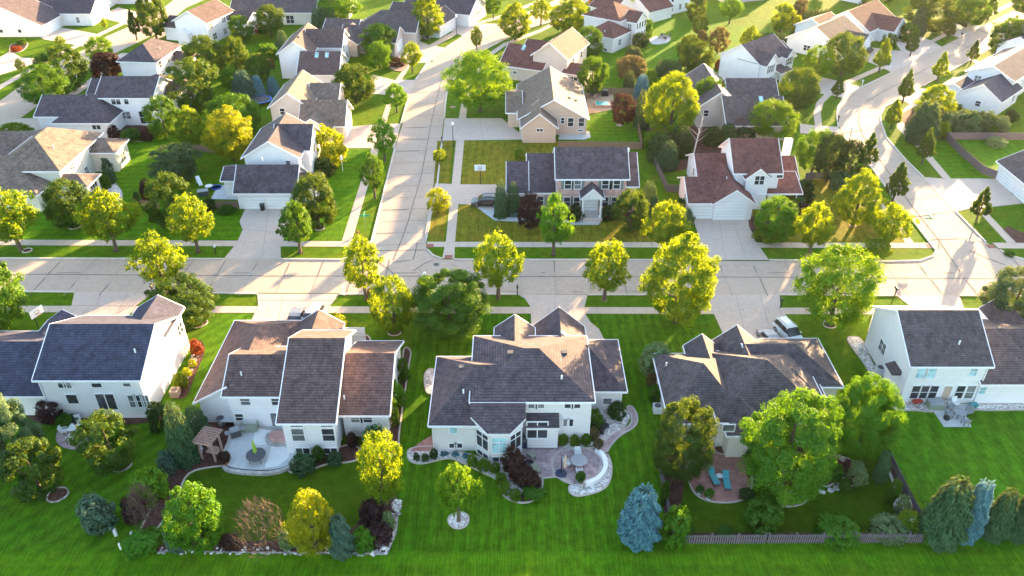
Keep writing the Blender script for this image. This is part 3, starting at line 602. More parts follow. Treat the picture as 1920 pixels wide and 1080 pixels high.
ox, oy = h.o.x, h.o.y; zl = lambda x: 3.12+.58*(x+32.8)
r_ = MB(); r_.add([(-32.78-ox,62-oy,zl(-32.78)),(-28.95-ox,62-oy,zl(-28.95)),(-28.95-ox,65.7-oy,zl(-28.95)),(-32.78-ox,65.7-oy,zl(-32.78))], [(0,1,2,3)]); obj('roof', r_, M['brown'], h.root)
r_ = MB(); r_.bar((-32.8-ox,61.96-oy,3.03),(-28.95-ox,61.96-oy,zl(-28.95)-.09),.07,.2); r_.bar((-32.83-ox,61.9-oy,3.03),(-32.83-ox,65.7-oy,3.03),.07,.2); obj('fascia', r_, M['trim'], h.root)
r_ = MB(); r_.add([(-32.38-ox,62.42-oy,-.2),(-29-ox,62.42-oy,-.2),(-29-ox,62.42-oy,zl(-29)-.1),(-32.38-ox,62.42-oy,zl(-32.38)-.1),(-32.38-ox,66-oy,-.2),(-32.38-ox,66-oy,zl(-32.38)-.1)], [(0,1,2,3),(4,0,3,5)]); obj('wall', r_, M['white'], h.root)
win(b,'S',460,752,.95,1.0,ny=2); win(b,'S',518,752,.95,1.0,ny=2); win(b,'S',449,782,.8,.9); win(b,'S',523,789,1.5,2.2,nx=2,ny=1,name='patio_door')
for u in (556,613): win(a,'S',559 if u<600 else 616,815,1.2,1.6,ny=2); win(a,'S',u,797.5,1.2,.28,ny=1); win(a,'S',568 if u<600 else 620,845,1.35,.75,nx=2,ny=1)
win(c,'S',669,785.5,1.15,.85,ny=2); win(c,'S',686.5,785.5,1.15,.85,ny=2); ventp(b,453,704); ventp(c,646,748); downspout(a,'SE'); downspout(c,'SE'); gdoor(d,'N',s=.3); win(a,'E',640,835,.8,1.4)
# C
h = House('house', 'pale house with grey hip roofs, two street gables, bay window and brick paver patio', 'lav', 'charcoal')
a = h.W(-4.2, 8.2, 59.3, 70.2, 5.6, 'x', .46, hip='ab'); b = h.W(-8.25, 1, 57.9, 68.9, 3.75, 'x', .6, hip='a'); c = h.W(4, 12.1, 63.8, 72.9, 3.05, 'x', .6, hip='b'); d = h.W(-2.0, 2.6, 66, 72.6, 5.0, 'y', .78); e = h.W(2.3, 8.5, 66, 75.4, 3.1, 'y', .9)
# bay: the near slope of the main roof carried down over an octagonal bay
zp = lambda y: 5.6+.46*(y-59.3)
ox, oy = h.o.x, h.o.y
B0, B1 = [(-4.15,59.6),(-4.05,57.9),(-2.35,56.3),(-.2,56.3),(1.35,57.75),(1.35,59.6)], [(-3.75,60),(-3.65,58.1),(-2.15,56.7),(-.35,56.7),(1.0,57.95),(1.0,60)]
top = [(x-ox,y-oy,zp(y)+.02) for x, y in B0]; h.mr.add(top, [tuple(range(6))])
low = [(x,y,z-.2) for x, y, z in top]; h.mt.add(top+low, [(i,i+6,i+7,i+1) for i in range(5)]+[(6,7,8,9,10,11)][::-1]); h.mt.add([(x*1.0,y-.05,z+.0) for x,y,z in top[1:5]]+[(x*1.0,y-.05,z-.2) for x,y,z in top[1:5]], [(0,4,5,1),(1,5,6,2),(2,6,7,3)])
wl = [(x-ox,y-oy) for x, y in B1]; h.mw.add([(x,y,-.2) for x,y in wl]+[(x,y,zp(y+oy)-.15) for x,y in wl], [(i,i+1,i+7,i+6) for i in range(5)])
bays = []
def baywin(i, s0, s1, z0, z1, rows, gl):
    p, q = Vector((*wl[i],0)), Vector((*wl[i+1],0)); d = (q-p); L = d.length; d.normalize(); n = Vector((d.y,-d.x,0))
    def Q(s,z,o): return p+d*(s*L)+n*o+Vector((0,0,z))
    def sl(mb,a,b,c,e,n0,n1): mb.add([Q(a,c,n0),Q(b,c,n0),Q(b,e,n0),Q(a,e,n0),Q(a,c,n1),Q(b,c,n1),Q(b,e,n1),Q(a,e,n1)], [(0,3,2,1),(4,5,6,7),(0,1,5,4),(1,2,6,5),(2,3,7,6),(3,0,4,7)])
    f = MB(); t = .09/L
    sl(f,s0-t,s0,z0-.09,z1+.09,-.02,.07); sl(f,s1,s1+t,z0-.09,z1+.09,-.02,.07); sl(f,s0,s1,z1,z1+.09,-.02,.07); sl(f,s0,s1,z0-.09,z0,-.02,.08); m = (s0+s1)/2; sl(f,m-t*.45,m+t*.45,z0,z1,-.02,.065)
    if rows: zz = z0+(z1-z0)*.68; sl(f,s0,s1,zz-.05,zz+.05,-.02,.06)
    o = obj('window', f, M['trim'], h.root); g = MB(); sl(g,s0,s1,z0,z1,-.02,.03); obj('pane', g, M[gl], o)
for i, gl in ((1,'glass'),(2,'glass_blue'),(3,'glass')):
    baywin(i,.12,.88,1.35,3.35,True,gl); baywin(i,.14,.86,.15,.75,False,'glass')
h.done()
pr = MB(); pr.add([(1.4-ox,58.2-oy,3.2),(4.7-ox,58.2-oy,3.2),(4.7-ox,59.75-oy,3.85),(1.4-ox,59.75-oy,3.85)], [(0,1,2,3)]); pr.add([(4.7-ox,58.2-oy,3.2),(4.7-ox,59.75-oy,3.2),(4.7-ox,59.75-oy,3.85)], [(0,1,2)]); obj('porch_roof', pr, M['charcoal'], h.root)
pf = MB(); pf.box(1.4-ox,4.75-ox,58.12-oy,58.19-oy,3.0,3.21); pf.box(1.55-ox,4.6-ox,58.5-oy,59.69-oy,.2,3.1); obj('porch_wall', pf, M['lav'], h.root)
for u in (999,1012,1067,1080): win(a,'S',u,758.5,.85,.85,ny=1)
for u in (1061,1070): win(a,'S',u,792,.5,.95,ny=1)
win(b,'S',850,805,.75,1.0,ny=1,glass='glass_blue'); 
for u in (849,860): win(b,'S',u,835,.7,.6,ny=1)
w_ = dict(h=h, y0=58.5-oy, y1=0, x0=0, x1=0); win(w_,'S',1007.5,806,2.0,2.1,nx=2,ny=1,name='patio_door')
ventp(a,1053,711); ventp(b,869,737); ventp(a,957,663,'box'); ventp(a,1058.5,662,'box'); ventp(b,866,690,'box'); downspout(b,'SW'); downspout(a,'SE'); gdoor(e,'N',s=.5); skylight(e,1062,630,.6,1.2,'y'); win(c,'S',1139,752,.9,.8,ny=1)
# D
h = House('house', 'low cream house with many brown grey hip roofs behind the large backyard trees', 'cream', 'grey')
a = h.W(20.3, 32, 58.5, 70.1, 3.6, 'x', .58, hip='ab'); b = h.W(15.7, 24, 59.0, 70.4, 3.0, 'x', .56, hip='ab'); c = h.W(26, 32.6, 61, 68.8, 3.15, 'x', .56, hip='b'); d = h.W(25, 35.1, 64.6, 73.2, 3.0, 'x', .58, hip='b'); e = h.W(22.6, 27.9, 66, 72.4, 3.25, 'y', .85); f = h.W(19.3, 23.2, 66, 71.6, 3.2, 'y', .85); k = h.W(20.9, 26, 56.9, 62, 3.3, 'y', .55, hip='a'); h.done()
win(k,'S',1366,802,1.1,.8,ny=1); win(k,'W',1339,823,1.0,1.8,nx=1,ny=1); win(c,'S',1519,771,.6,.8); ventp(b,1249,686); downspout(a,'SW'); gdoor(d,'N',s=.6)
# E
h = House('house', 'white two-storey house with grey roof and shaded blank left gable, patio set behind it', 'white', 'grey')
a = h.W(41.7, 50.5, 65.1, 76.3, 5.35, 'x', .6); b = h.W(49.8, 68, 65.0, 77, 3.0, 'x', .5); c = h.W(56.3, 60.6, 70, 79, 3.2, 'y', .85); h.done()
for u in (1728,1745): win(a,'S',u,698.5,1.05,1.35,glass='glass_blue',muntin=1)
win(a,'S',1825,697,.75,1.1,glass='glass_blue',muntin=1)
for u in (1715,1734,1748): win(a,'S',{1715:1716,1734:1732.5,1748:1749}[u],735,.9,1.75)
door(a,'S',1774,737,.85,2.0,'beige'); win(a,'S',1799,735,.9,1.75); win(a,'S',1818.5,735,.9,1.75); win(b,'S',1841.5,732,.7,.95,glass='glass_blue'); win(a,'W',1655,651,1.5,1.4,nx=2,muntin=1)
ventp(a,1798,645); downspout(a,'SW'); downspout(a,'SE'); gdoor(c,'N',s=.5)
ch = MB(); q = hit(a,'W',1668,700); x_, y_ = a['x0'], hit(a,'W',1672,724).y
ch.box(x_-.75,x_+.02,y_-.8,y_+.8,-.2,2.9); obj('chimney_chase', ch, M['white'], h.root)
ch = MB(); ch.add([(x_-.95,y_-.95,2.9),(x_+.03,y_-.95,3.25),(x_+.03,y_+.95,3.25),(x_-.95,y_+.95,2.9),(x_-.95,y_-.95,2.7),(x_-.95,y_+.95,2.7),(x_+.03,y_-.95,2.7),(x_+.03,y_+.95,2.7)], [(0,1,2,3),(0,3,5,4),(0,4,6,1),(3,2,7,5)]); obj('chase_roof', ch, M['grey'], h.root)
# F
h = House('house', 'cream house at the left edge with tan sunlit hip roof facing its side lawn', 'cream', 'taupe')
a = h.W(-82, -70.5, 113.8, 129.5, 5.0, 'y', .58, hip='ab'); b = h.W(-100, -72.5, 109.5, 124, 3.0, 'x', .5, hip='b'); c = h.W(-71.5, -66.3, 112.6, 117.5, 2.9, 'x', .45, hip='b'); d = h.W(-72, -66.6, 124, 130, 3.6, 'x', .5, hip='b'); e = h.W(-92, -80, 124, 134, 3, 'x', .5); h.done()
for s_, z in ((.25,4),(.42,4),(.7,4),(.3,1.5),(.5,1.5)): winm(a,'E',s_,z,1.0,1.3,nx=2)
winm(c,'E',.5,1.5,2.2,1.5,nx=3); winm(d,'E',.5,1.6,1.8,1.6,nx=2); winm(b,'S',.9,1.4,1,1.2); ventp(a,101,277)
# G
h = House('house', 'white corner house with a two-door garage under dark shingles and sunlit tan gables', 'white', 'charcoal')
a = h.W(-43, -33.6, 116.8, 129.2, 5.9, 'y', .6); b = h.W(-43, -33.2, 110.4, 118.5, 2.85, 'x', .75); c = h.W(-39, -32.6, 119.8, 128.2, 5.85, 'x', .7); d = h.W(-46.2, -42.6, 114.5, 120.5, 3.0, 'x', .4); e = h.W(-34,-30.6,112,118,2.8,'x',.5, hip='b'); h.done()
gdoor(b,'S',477,379,3.2,2.1); gdoor(b,'S',527,379,4.6,2.1); winm(c,'E',.5,4.6,1.2,1.3); winm(e,'E',.5,1.5,1.5,1.2,nx=2); winm(a,'S',.8,4.9,.7,.7); ventp(a,492,300); winm(a,'E',.15,4.4,1,1.2)
# H: the brick colonial
h = House('house', 'pink brick two-storey house with charcoal roof, grey shutters and white columned porch', 'brick', 'charcoal')
a = h.W(6.5, 17.7, 108.9, 118.4, 6.0, 'x', .66); b = h.W(-.9, 2.6, 110.2, 121.5, 3.0, 'x', .5); c = h.W(2.3, 6.8, 110.3, 124.4, 3.0, 'x', .5); d = h.W(17.3, 19.3, 109.2, 119.5, 4.6, 'x', .66); e = h.W(10.2, 13.9, 106.7, 111, 3.75, 'y', .92, walls=False); h.done()
for u in (1065,1083,1135,1156.5): win(a,'S',u,346,.95,1.35,shutters=.42)
for u in (1063,1081,1135,1152): win(a,'S',u,378.5,.95,1.6,shutters=.42)
for u in (978,1013): win(b if u < 990 else c,'S',u,376,1.0,1.5,shutters=.4)
door(a,'S',1108,384,1.9,2.3,'gdoor'); ventp(a,1179,283,'pipe')
pm = MB(); ox, oy = h.o.x, h.o.y
for x in (10.7,13.4):
    c_ = MB(); c_.box(x-ox-.24,x-ox+.24,106.9-oy,107.38-oy,.45,.7); c_.tube((x-ox,107.14-oy,.7),(x-ox,107.14-oy,3.4),.19,.16,12); c_.box(x-ox-.24,x-ox+.24,106.9-oy,107.38-oy,3.4,3.6); obj('porch_column', c_, M['trim'], h.root)
pm.add([(10.45-ox,106.98-oy,3.6),(13.65-ox,106.98-oy,3.6),(12.05-ox,106.98-oy,5.2)], [(0,1,2)]); pm.box(10.4-ox,13.7-ox,107.0-oy,107.3-oy,3.55,3.72); obj('pediment', pm, M['trim'], h.root)
st = MB(); st.box(10.4-ox,13.7-ox,106.8-oy,109.4-oy,0,.48); st.box(10.7-ox,13.4-ox,106.45-oy,106.79-oy,0,.32); st.box(10.7-ox,13.4-ox,106.1-oy,106.44-oy,0,.16); obj('porch_step', st, M['taupe_wall'], h.root)
# I
h = House('house', 'white house with red brown roofs, attached double garage and white chimney', 'white', 'red')
a = h.W(33.9, 41.5, 111.4, 121.8, 5.75, 'x', .7); b = h.W(30.1, 36.8, 106.8, 119.5, 2.8, 'y', .72); c = h.W(26.5, 33, 107.2, 116.4, 2.78, 'x', .5); d = h.W(29.2, 36, 113.4, 124.2, 3.2, 'x', .5); e = h.W(35.4, 39.7, 110.2, 116.5, 5.3, 'y', .82); f = h.W(41.1, 45.6, 115, 123, 3.1, 'x', .56); g = h.W(38.0, 44.9, 110.6, 115.6, 2.7, 'x', .3, shed=True, zf=4.2, oh=.5, walls=False); h.done()
gdoor(b,'S',1368,401.5,4.7,2.1); gdoor(c,'S',1314,397,3.4,2.1); win(e,'S',1424,338,1.4,1.4,nx=2); win(c,'W',1285,368,.6,.9); win(a,'S',1462,330,.9,.6,ny=1); win(a,'S',1430,367,1.6,1.4,nx=3); winm(d,'W',.5,2.6,.8,1.3); winm(f,'S',.6,1.6,.9,1.3)
cb = MB(); cb.box(43.7-h.o.x,44.9-h.o.x,119.2-h.o.y,120-h.o.y,2.6,8.0); obj('chimney', cb, M['trim'], h.root)
for x in (39.2,41.4,44.2):
    c_ = MB(); c_.box(x-h.o.x-.08,x-h.o.x+.08,111.2-h.o.y,111.36-h.o.y,0,2.75); obj('porch_post', c_, M['trim'], h.root)
rl = MB(); rl.box(41.5-h.o.x,44.1-h.o.x,111.24-h.o.y,111.32-h.o.y,.85,.93); [rl.box(x-h.o.x-.02,x-h.o.x+.02,111.26-h.o.y,111.3-h.o.y,.1,.85) for x in np.arange(41.6,44.1,.2)]; obj('railing', rl, M['trim'], h.root)
# J
h = House('house', 'large white house with layered charcoal hip roofs and a small red brick terrace', 'white', 'charcoal')
a = h.W(-78.7, -67.6, 144.8, 155, 5.6, 'x', .5); b = h.W(-84.8, -73.9, 138.8, 152.5, 3.0, 'x', .5, hip='ab'); c = h.W(-89.5, -81, 142, 152, 3.0, 'x', .5); d = h.W(-84, -75, 151, 161, 3.2, 'x', .5); e = h.W(-76, -65.2, 150.5, 161, 4.0, 'x', .5, hip='ab'); h.done()
win(a,'S',217,189,1.7,1.4,nx=2); win(a,'S',236.5,189,.8,1.3); win(a,'S',273,220,2.2,2.4,nx=2,name='patio_door'); win(b,'S',181,238.5,1.5,.8,nx=2,ny=1); win(a,'S',236,216,1.8,1.4,nx=2); winm(a,'E',.3,4.4,.9,1.4); ventp(e,242,142); ventp(e,302,140)
# K
h = House('house', 'white house with hip roof whose right slope glows tan between two street trees', 'white', 'charcoal', (-75.4,167.2), -5)
a = h.W(-8.8, 0, 0, 13, 5.3, 'y', .6, hip='ab'); b = h.W(-2,3.6,7,13,3.4,'x',.5,hip='b'); h.done()
for s_, z in ((.15,4.2),(.45,4.2),(.7,4.2),(.2,1.5),(.4,1.5),(.75,1.5)): winm(a,'E',s_,z,1.0,1.4)
winm(b,'E',.5,1.7,1.4,1.3); ventp(a,300,92)
# L
h = House('house', 'tall white house with plain tan sunlit gable roof near the upper left street', 'white', 'brown', (-74.4,197.6), -15)
a = h.W(-9.8, 0, 0, 12.6, 5.3, 'y', .55); b = h.W(-4,5.5,9,15.5,3.8,'x',.5); c = h.W(-14,-9,1,9,3.2,'x',.5); h.done()
for s_, z in ((.12,4.3),(.62,4.3),(.8,4.3),(.2,1.5),(.6,1.5)): winm(a,'E',s_,z,1.5,1.4,nx=2)
winm(a,'S',.2,1.5,1.0,1.4); winm(a,'S',.7,1.5,1.0,1.4)
ec = MB(); ec.box(-8.3,-5.2,-1.2,.45,-.1,2.6); ec.add([(-8.5,-1.4,2.6),(-5,-1.4,2.6),(-6.75,-1.4,3.8),(-8.5,.45,2.6),(-5,.45,2.6),(-6.75,.45,3.8)], [(0,1,2),(0,2,5,3),(1,4,5,2)]); obj('entry_porch', ec, M['white'], h.root)
# M, N far left
h = House('house', 'white house with dark blue grey roof and sunlit garage at the top left corner', 'white', 'charcoal')
a = h.W(-143, -118.8, 204.5, 217, 2.9, 'y', .5); b = h.W(-130, -111, 215, 227, 3.2, 'x', .55); h.done()
gdoor(a,'E'); winm(a,'S',.55,1.5,.8,.8,ny=1); winm(a,'S',.75,1.5,.8,.8,ny=1); winm(b,'E',.4,1.5,1.5,1.4,nx=2); winm(b,'S',.8,1.5,.8,1.4)
h = House('house', 'white house with dark roof and wide garage beyond the upper left driveway', 'white', 'charcoal')
a = h.W(-134, -114.5, 226.5, 240, 3.0, 'y', .5); b = h.W(-120,-105,238,249,3.2,'x',.55); h.done(); gdoor(a,'E'); winm(a,'S',.3,1.6,.9,1.4); winm(a,'S',.45,1.6,.9,1.4); winm(a,'S',.75,1.6,.9,.9,ny=1)
h = House('house', 'white house cut off by the left edge beside the red flower bed', 'white', 'charcoal')
a = h.W(-142, -122.6, 172, 190, 4.2, 'y', .5); h.done(); winm(a,'E',.4,1.5,1.2,1.2); gdoor(a,'E')
# O
h = House('house', 'white house with red brown roofs and twin skylights over its garage', 'white', 'brown')
a = h.W(-51.2, -43.2, 172.3, 187.5, 5.5, 'y', .68); b = h.W(-46.5, -37.8, 177.3, 187, 5.4, 'x', .6); c = h.W(-45.8, -36.8, 166, 177.4, 3.0, 'x', .6); h.done()
winm(b,'E',.35,4.2,1.2,1.4); winm(b,'E',.65,1.8,1.6,1.6,nx=2); winm(c,'E',.5,4.6,.9,1.3); gdoor(c,'E'); skylight(c,594,104); skylight(c,613,104); ventp(a,560,70,'box')
# P
h = House('house', 'tan house with sunlit tan brown gables and garage opening on the side street', 'taupe_wall', 'taupe')
a = h.W(-45.2, -37.2, 141.2, 154.5, 5.0, 'y', .72); b = h.W(-39, -30.4, 137.3, 146.4, 3.0, 'x', .75); c = h.W(-39, -33, 146, 154, 4.6, 'x', .55); d = h.W(-39.6,-32.4,135.2,142,3.0,'y',.62); h.done()
gdoor(b,'E'); winm(c,'E',.5,4.6,1.0,1.2); winm(d,'E',.3,1.6,.8,1.2); winm(a,'S',.3,4.2,.9,1.2)
# Q
h = House('house', 'pinkish tan house with grey gables and garage behind a round green tree', 'taupe_wall', 'grey', (-40.5,190), -8)
a = h.W(-1, 13, 1, 10, 3.0, 'x', .6); b = h.W(-3.5, 4.5, -1.5, 8, 3.0, 'y', .62); c = h.W(0, 16, 9, 21, 3.3, 'x', .62, hip='a'); d = h.W(-8, 1, 9, 17, 3, 'x', .5); h.done(); gdoor(a,'E'); winm(c,'E',.3,1.7,1.5,1.6,nx=2)
# R
h = House('house', 'taupe house with maroon garage roof, skylight and pale sunlit gable roof', 'taupe_wall', 'red', (6.6,168.6), -24)
a = h.W(-10.5, 0, 0, 11, 3.0, 'x', .62); b = h.W(-3.5, 5.2, 1.5, 15, 5.6, 'y', .72); c = h.W(-9, 0, 9, 16, 3.6, 'x', .6); d = h.W(4,9.5,.5,8,3,'x',.35); h.done(); skylight(a,982,90); winm(a,'S',.35,1.7,1.0,.6,ny=1); winm(d,'S',.5,1.6,1.7,1.5,nx=2); winm(b,'E',.7,4.2,1.2,1.4); winm(b,'E',.3,4.2,.8,1.2); ventp(a,1004,108)
# S
h = House('house', 'peach tan house with large two-tone gable roof and tiny shrubs along its garage wall', 'tan', 'taupe')
a = h.W(1, 14.3, 140.2, 159.5, 3.2, 'y', .57); b = h.W(1.5, 8.4, 136.4, 143.5, 3.0, 'y', .8); c = h.W(-1.2,2,144,157,3.0,'x',.3); h.done()
win(b,'S',1012,244,1.1,.5,ny=1,nx=2); win(a,'S',1070,229,1.0,1.6); win(a,'S',1090,229,1.0,1.6); win(a,'S',1055,226,.6,1.1); win(a,'S',1088,244.5,.9,.3,ny=1); ventp(a,1079,189,'box'); ventp(a,1067,184,'box'); winm(b,'W',.5,1.2,4,2.1,ny=1,glass='gdoor',name='garage_door')
# T
h = House('house', 'pale grey house with maroon hip roof and tall bands of windows over the back lawn', 'lav', 'red', (26.2,196.6), -37)
a = h.W(-11, 0, 0, 11, 6.0, 'x', .55, hip='ab'); b = h.W(-6.5, 2.0, -6, 3, 3.6, 'x', .6, hip='ab'); c = h.W(-1,3.2,2.5,8.5,5.6,'x',.7); h.done()
for s_ in (.15,.4,.65,.9): winm(c,'E',s_,4.6,.7,1.4,ny=1); winm(c,'E',s_,2.0,.7,1.8,ny=1)
winm(b,'E',.4,1.9,1.2,1.4,nx=2); winm(b,'S',.3,1.9,.9,1.3); winm(b,'S',.75,.5,.9,.7,ny=1); winm(c,'S',.5,4.4,1.0,1.2,nx=2); winm(c,'S',.5,2,1,1.6,nx=2)
for u, v in ((1122,33),(1128,34),(1134,60)): ventp(b,u,v,'pipe')
# U
h = House('house', 'white house with maroon garage roof at the top centre', 'white', 'red', (36.6,217), 40)
a = h.W(0, 10, 0, 9, 3.0, 'x', .6); b = h.W(9, 20, 2, 13, 5.4, 'x', .55); c = h.W(-8,2,6,15,3.2,'y',.6); h.done(); gdoor(a,'S',s=.5); 
for s_ in (.25,.6,.85): winm(b,'S',s_,4.2,1.0,1.4); winm(b,'S',s_,1.6,1.0,1.4)
# V
h = House('house', 'white farmhouse style house with charcoal roof, twin front gables and columned porch', 'white', 'charcoal', (52.2,165.6), 43)
a = h.W(0, 12.5, 0, 10.5, 5.2, 'x', .62); b = h.W(.3, 5.4, -1.4, 6, 5.15, 'y', .85); c = h.W(8.6, 12.4, -1.2, 6, 5.1, 'y', .85); d = h.W(12, 18, 1.5, 10, 3.2, 'x', .6); e = h.W(5.2,10,-2.4,.6,2.7,'x',.4,shed=True,zf=3.6,walls=False); h.done()
for z in (4.1,1.5): winm(b,'S',.5,z,1.6,1.5,nx=2,shutters=.4); winm(c,'S',.5,z,1.6,1.5,nx=2,shutters=.4)
for x in (5.5,7.6,9.7): c_ = MB(); c_.box(x-.08,x+.08,-2.2,-2.04,0,2.7); obj('porch_post', c_, M['trim'], h.root)
# W
h = House('house', 'taupe house with sunlit ridge and dark garage roof behind the round trees', 'taupe_wall', 'grey')
a = h.W(39.1, 50.5, 137.6, 150, 3.0, 'x', .55); b = h.W(34.8, 43.5, 144, 161, 4.0, 'y', .72); c = h.W(42,52,149,159,3.4,'x',.6); h.done(); skylight(a,1427,187); winm(a,'S',.2,1.6,.9,1.2); winm(b,'S',.2,2.8,.9,1.2)
# X
h = House('house', 'long white house with grey and maroon gable roofs along the curving street', 'white', 'grey', (76,184), 46)
a = h.W(0, 15, 0, 14, 3.0, 'x', .55); b = h.W(6, 13, -2.2, 8, 2.9, 'y', .6); h.done(); gdoor(b,'S',s=.5); winm(a,'W',.4,1.6,1.6,1.2,nx=2)
h = House('house', 'white house with dark red gable roof above the grey roofed neighbour', 'white', 'red', (88.5,197), 46)
a = h.W(0, 17, 1, 14, 3.2, 'x', .6); b = h.W(5,13,-3,8,3.0,'y',.65); c = h.W(-6,4,9,18,3,'x',.5); h.done(); gdoor(b,'S',s=.5)
# Y
h = House('house', 'bright white house with dark blue roofs at the right edge above the juniper bed', 'white', 'navy', (90.6,154.5), 44)
a = h.W(0, 12, -7, 1.4, 3.0, 'x', .62); b = h.W(9, 31, -6, 3.8, 4.7, 'x', .45); c = h.W(2.5, 9.3, 1, 5.5, 2.8, 'x', .4); h.done(); winm(b,'W',.25,3.6,1.2,1.2,nx=2); winm(c,'W',.5,1.5,1,1.2); winm(a,'W',.5,1.6,.9,1.0); winm(a,'S',.75,1.6,1,1.2)
# Z
h = House('house', 'garage wing with grey roof and two pale doors cut off by the right edge', 'white', 'grey')
a = h.W(80.6, 92, 110, 122.4, 2.9, 'y', .5); b = h.W(88,102,112,126,4.5,'x',.5); h.done()
winm(a,'W',.3,1.15,4.0,2.2,nx=1,ny=1,glass='gdoor',name='garage_door'); winm(a,'W',.72,1.15,4.0,2.2,nx=1,ny=1,glass='gdoor',name='garage_door')
# far top
h = House('house', 'tan low house with patio furniture at the top left of the curved street', 'cream', 'grey')
a = h.W(-75, -52, 216, 228, 3.2, 'x', .5); b = h.W(-58,-44,222,236,3.4,'x',.55); h.done(); winm(a,'S',.7,1.4,2,2,nx=2); winm(b,'S',.4,1.4,2,2,nx=2); winm(b,'S',.8,1.6,1,1.3)
h = House('house', 'white house with dark roof and a wide garage facing the far bend of the street', 'white', 'charcoal', (-33,212), -20)
a = h.W(0, 12, 0, 10, 3.0, 'x', .6); b = h.W(10, 17, -3, 8, 3.0, 'y', .7); c = h.W(0,20,9,22,3.2,'x',.55); h.done(); gdoor(b,'E'); gdoor(b,'S',s=.5); winm(a,'S',.3,1.6,.8,.7,ny=1)
h = House('house', 'grey brown house half hidden by the top trees right of centre', 'taupe_wall', 'grey', (62,238), 20)
a = h.W(0, 16, 0, 12, 3.2, 'x', .55, hip='ab'); h.done(); winm(a,'S',.4,1.5,2,1.6,nx=2)
# beyond the frame towards the sun: houses added to shade the visible street
h = House('house', 'white gabled house added for shade beyond the right edge of the view', 'white', 'grey', (112,126), 8)
a = h.W(0, 14, 0, 11, 5.2, 'x', .55); h.done(); winm(a,'S',.3,4,1,1.4); winm(a,'S',.7,4,1,1.4)
for ox, oy, an, lb in ((118,100,0,'white house added for shade beyond the right edge, level with the main street'),(140,150,30,'white house added for shade beyond the right edge behind the juniper garden'),(126,186,44,'white house added for shade beyond the right edge by the straight street'),(150,205,44,'white house added for shade past the top right corner'),(108,240,40,'white house added for shade beyond the top right, over the street'),(128,258,40,'white house added for shade beyond the top right, further along the street')):
    h = House('house', lb, 'white', 'grey', (ox,oy), an); a = h.W(0,15,0,12,5.4,'x',.6); b = h.W(-7,1,1,10,3,'x',.6); h.done(); winm(a,'S',.3,4,1,1.4); winm(a,'S',.7,4,1,1.4)
# ------------------------------------------------------------------ trees and plants
def quads_mesh(name, C, Nn, A, size, aspect, fold, mat):
    """C centres, Nn normals, A in-plane axis (all n x 3), size n: folded diamond leaves as one mesh"""
    n = len(C); Nn = Nn/np.linalg.norm(Nn, axis=1, keepdims=True)
    A = A-Nn*np.sum(A*Nn, axis=1, keepdims=True); A = A/(np.linalg.norm(A, axis=1, keepdims=True)+1e-9); B = np.cross(Nn, A)
    s = size[:, None]; w = s*aspect
    v = np.stack([C-A*s*.5, C+B*w*.5+Nn*s*fold, C+A*s*.5, C-B*w*.5+Nn*s*fold], 1).reshape(-1, 3)
    me = bpy.data.meshes.new(name); me.vertices.add(4*n); me.vertices.foreach_set('co', v.astype(np.float32).ravel())
    b = np.arange(n)[:, None]*4; lp = np.concatenate([b+0, b+1, b+2, b+0, b+2, b+3], 1).ravel().astype(np.int32)
    me.loops.add(6*n); me.loops.foreach_set('vertex_index', lp); me.polygons.add(2*n)
    me.polygons.foreach_set('loop_start', np.arange(0, 6*n, 3, dtype=np.int32)); me.update(calc_edges=True); me.materials.append(mat); return me
ENV = {
 'M': lambda t: .5*np.clip(np.sin(np.pi*np.clip(t,0,1)**.74), 0, 1)**.85,
 'G': lambda t: .5*np.clip(np.sin(np.pi*np.clip(t,0,1)**.74), 0, 1)**.6,
 'R': lambda t: .5*np.sqrt(np.clip(1-np.abs(2*t-.92)**2.2/1.25, 0, 1)),
 'A': lambda t: .5*np.clip(np.sin(np.pi*np.clip(.1+.86*t,0,1)), 0, 1)**.55,
 'C': lambda t: .5*np.clip((1-t)**.85, 0, 1)*np.clip(t/.17, .15, 1)*1.12,
 'S': lambda t: .5*np.clip(1.02-t, 0, 1)**.42*(.88+.12*np.abs(np.sin(t*30)))*np.clip(.66+t*1.6, 0, 1),
 'V': lambda t: .5*np.clip(1-t**2.2, 0, 1)**.6,
 'B': lambda t: .5*np.sqrt(np.clip(1-np.abs(2*t-.8)**2.0/1.5, 0, 1)),
}
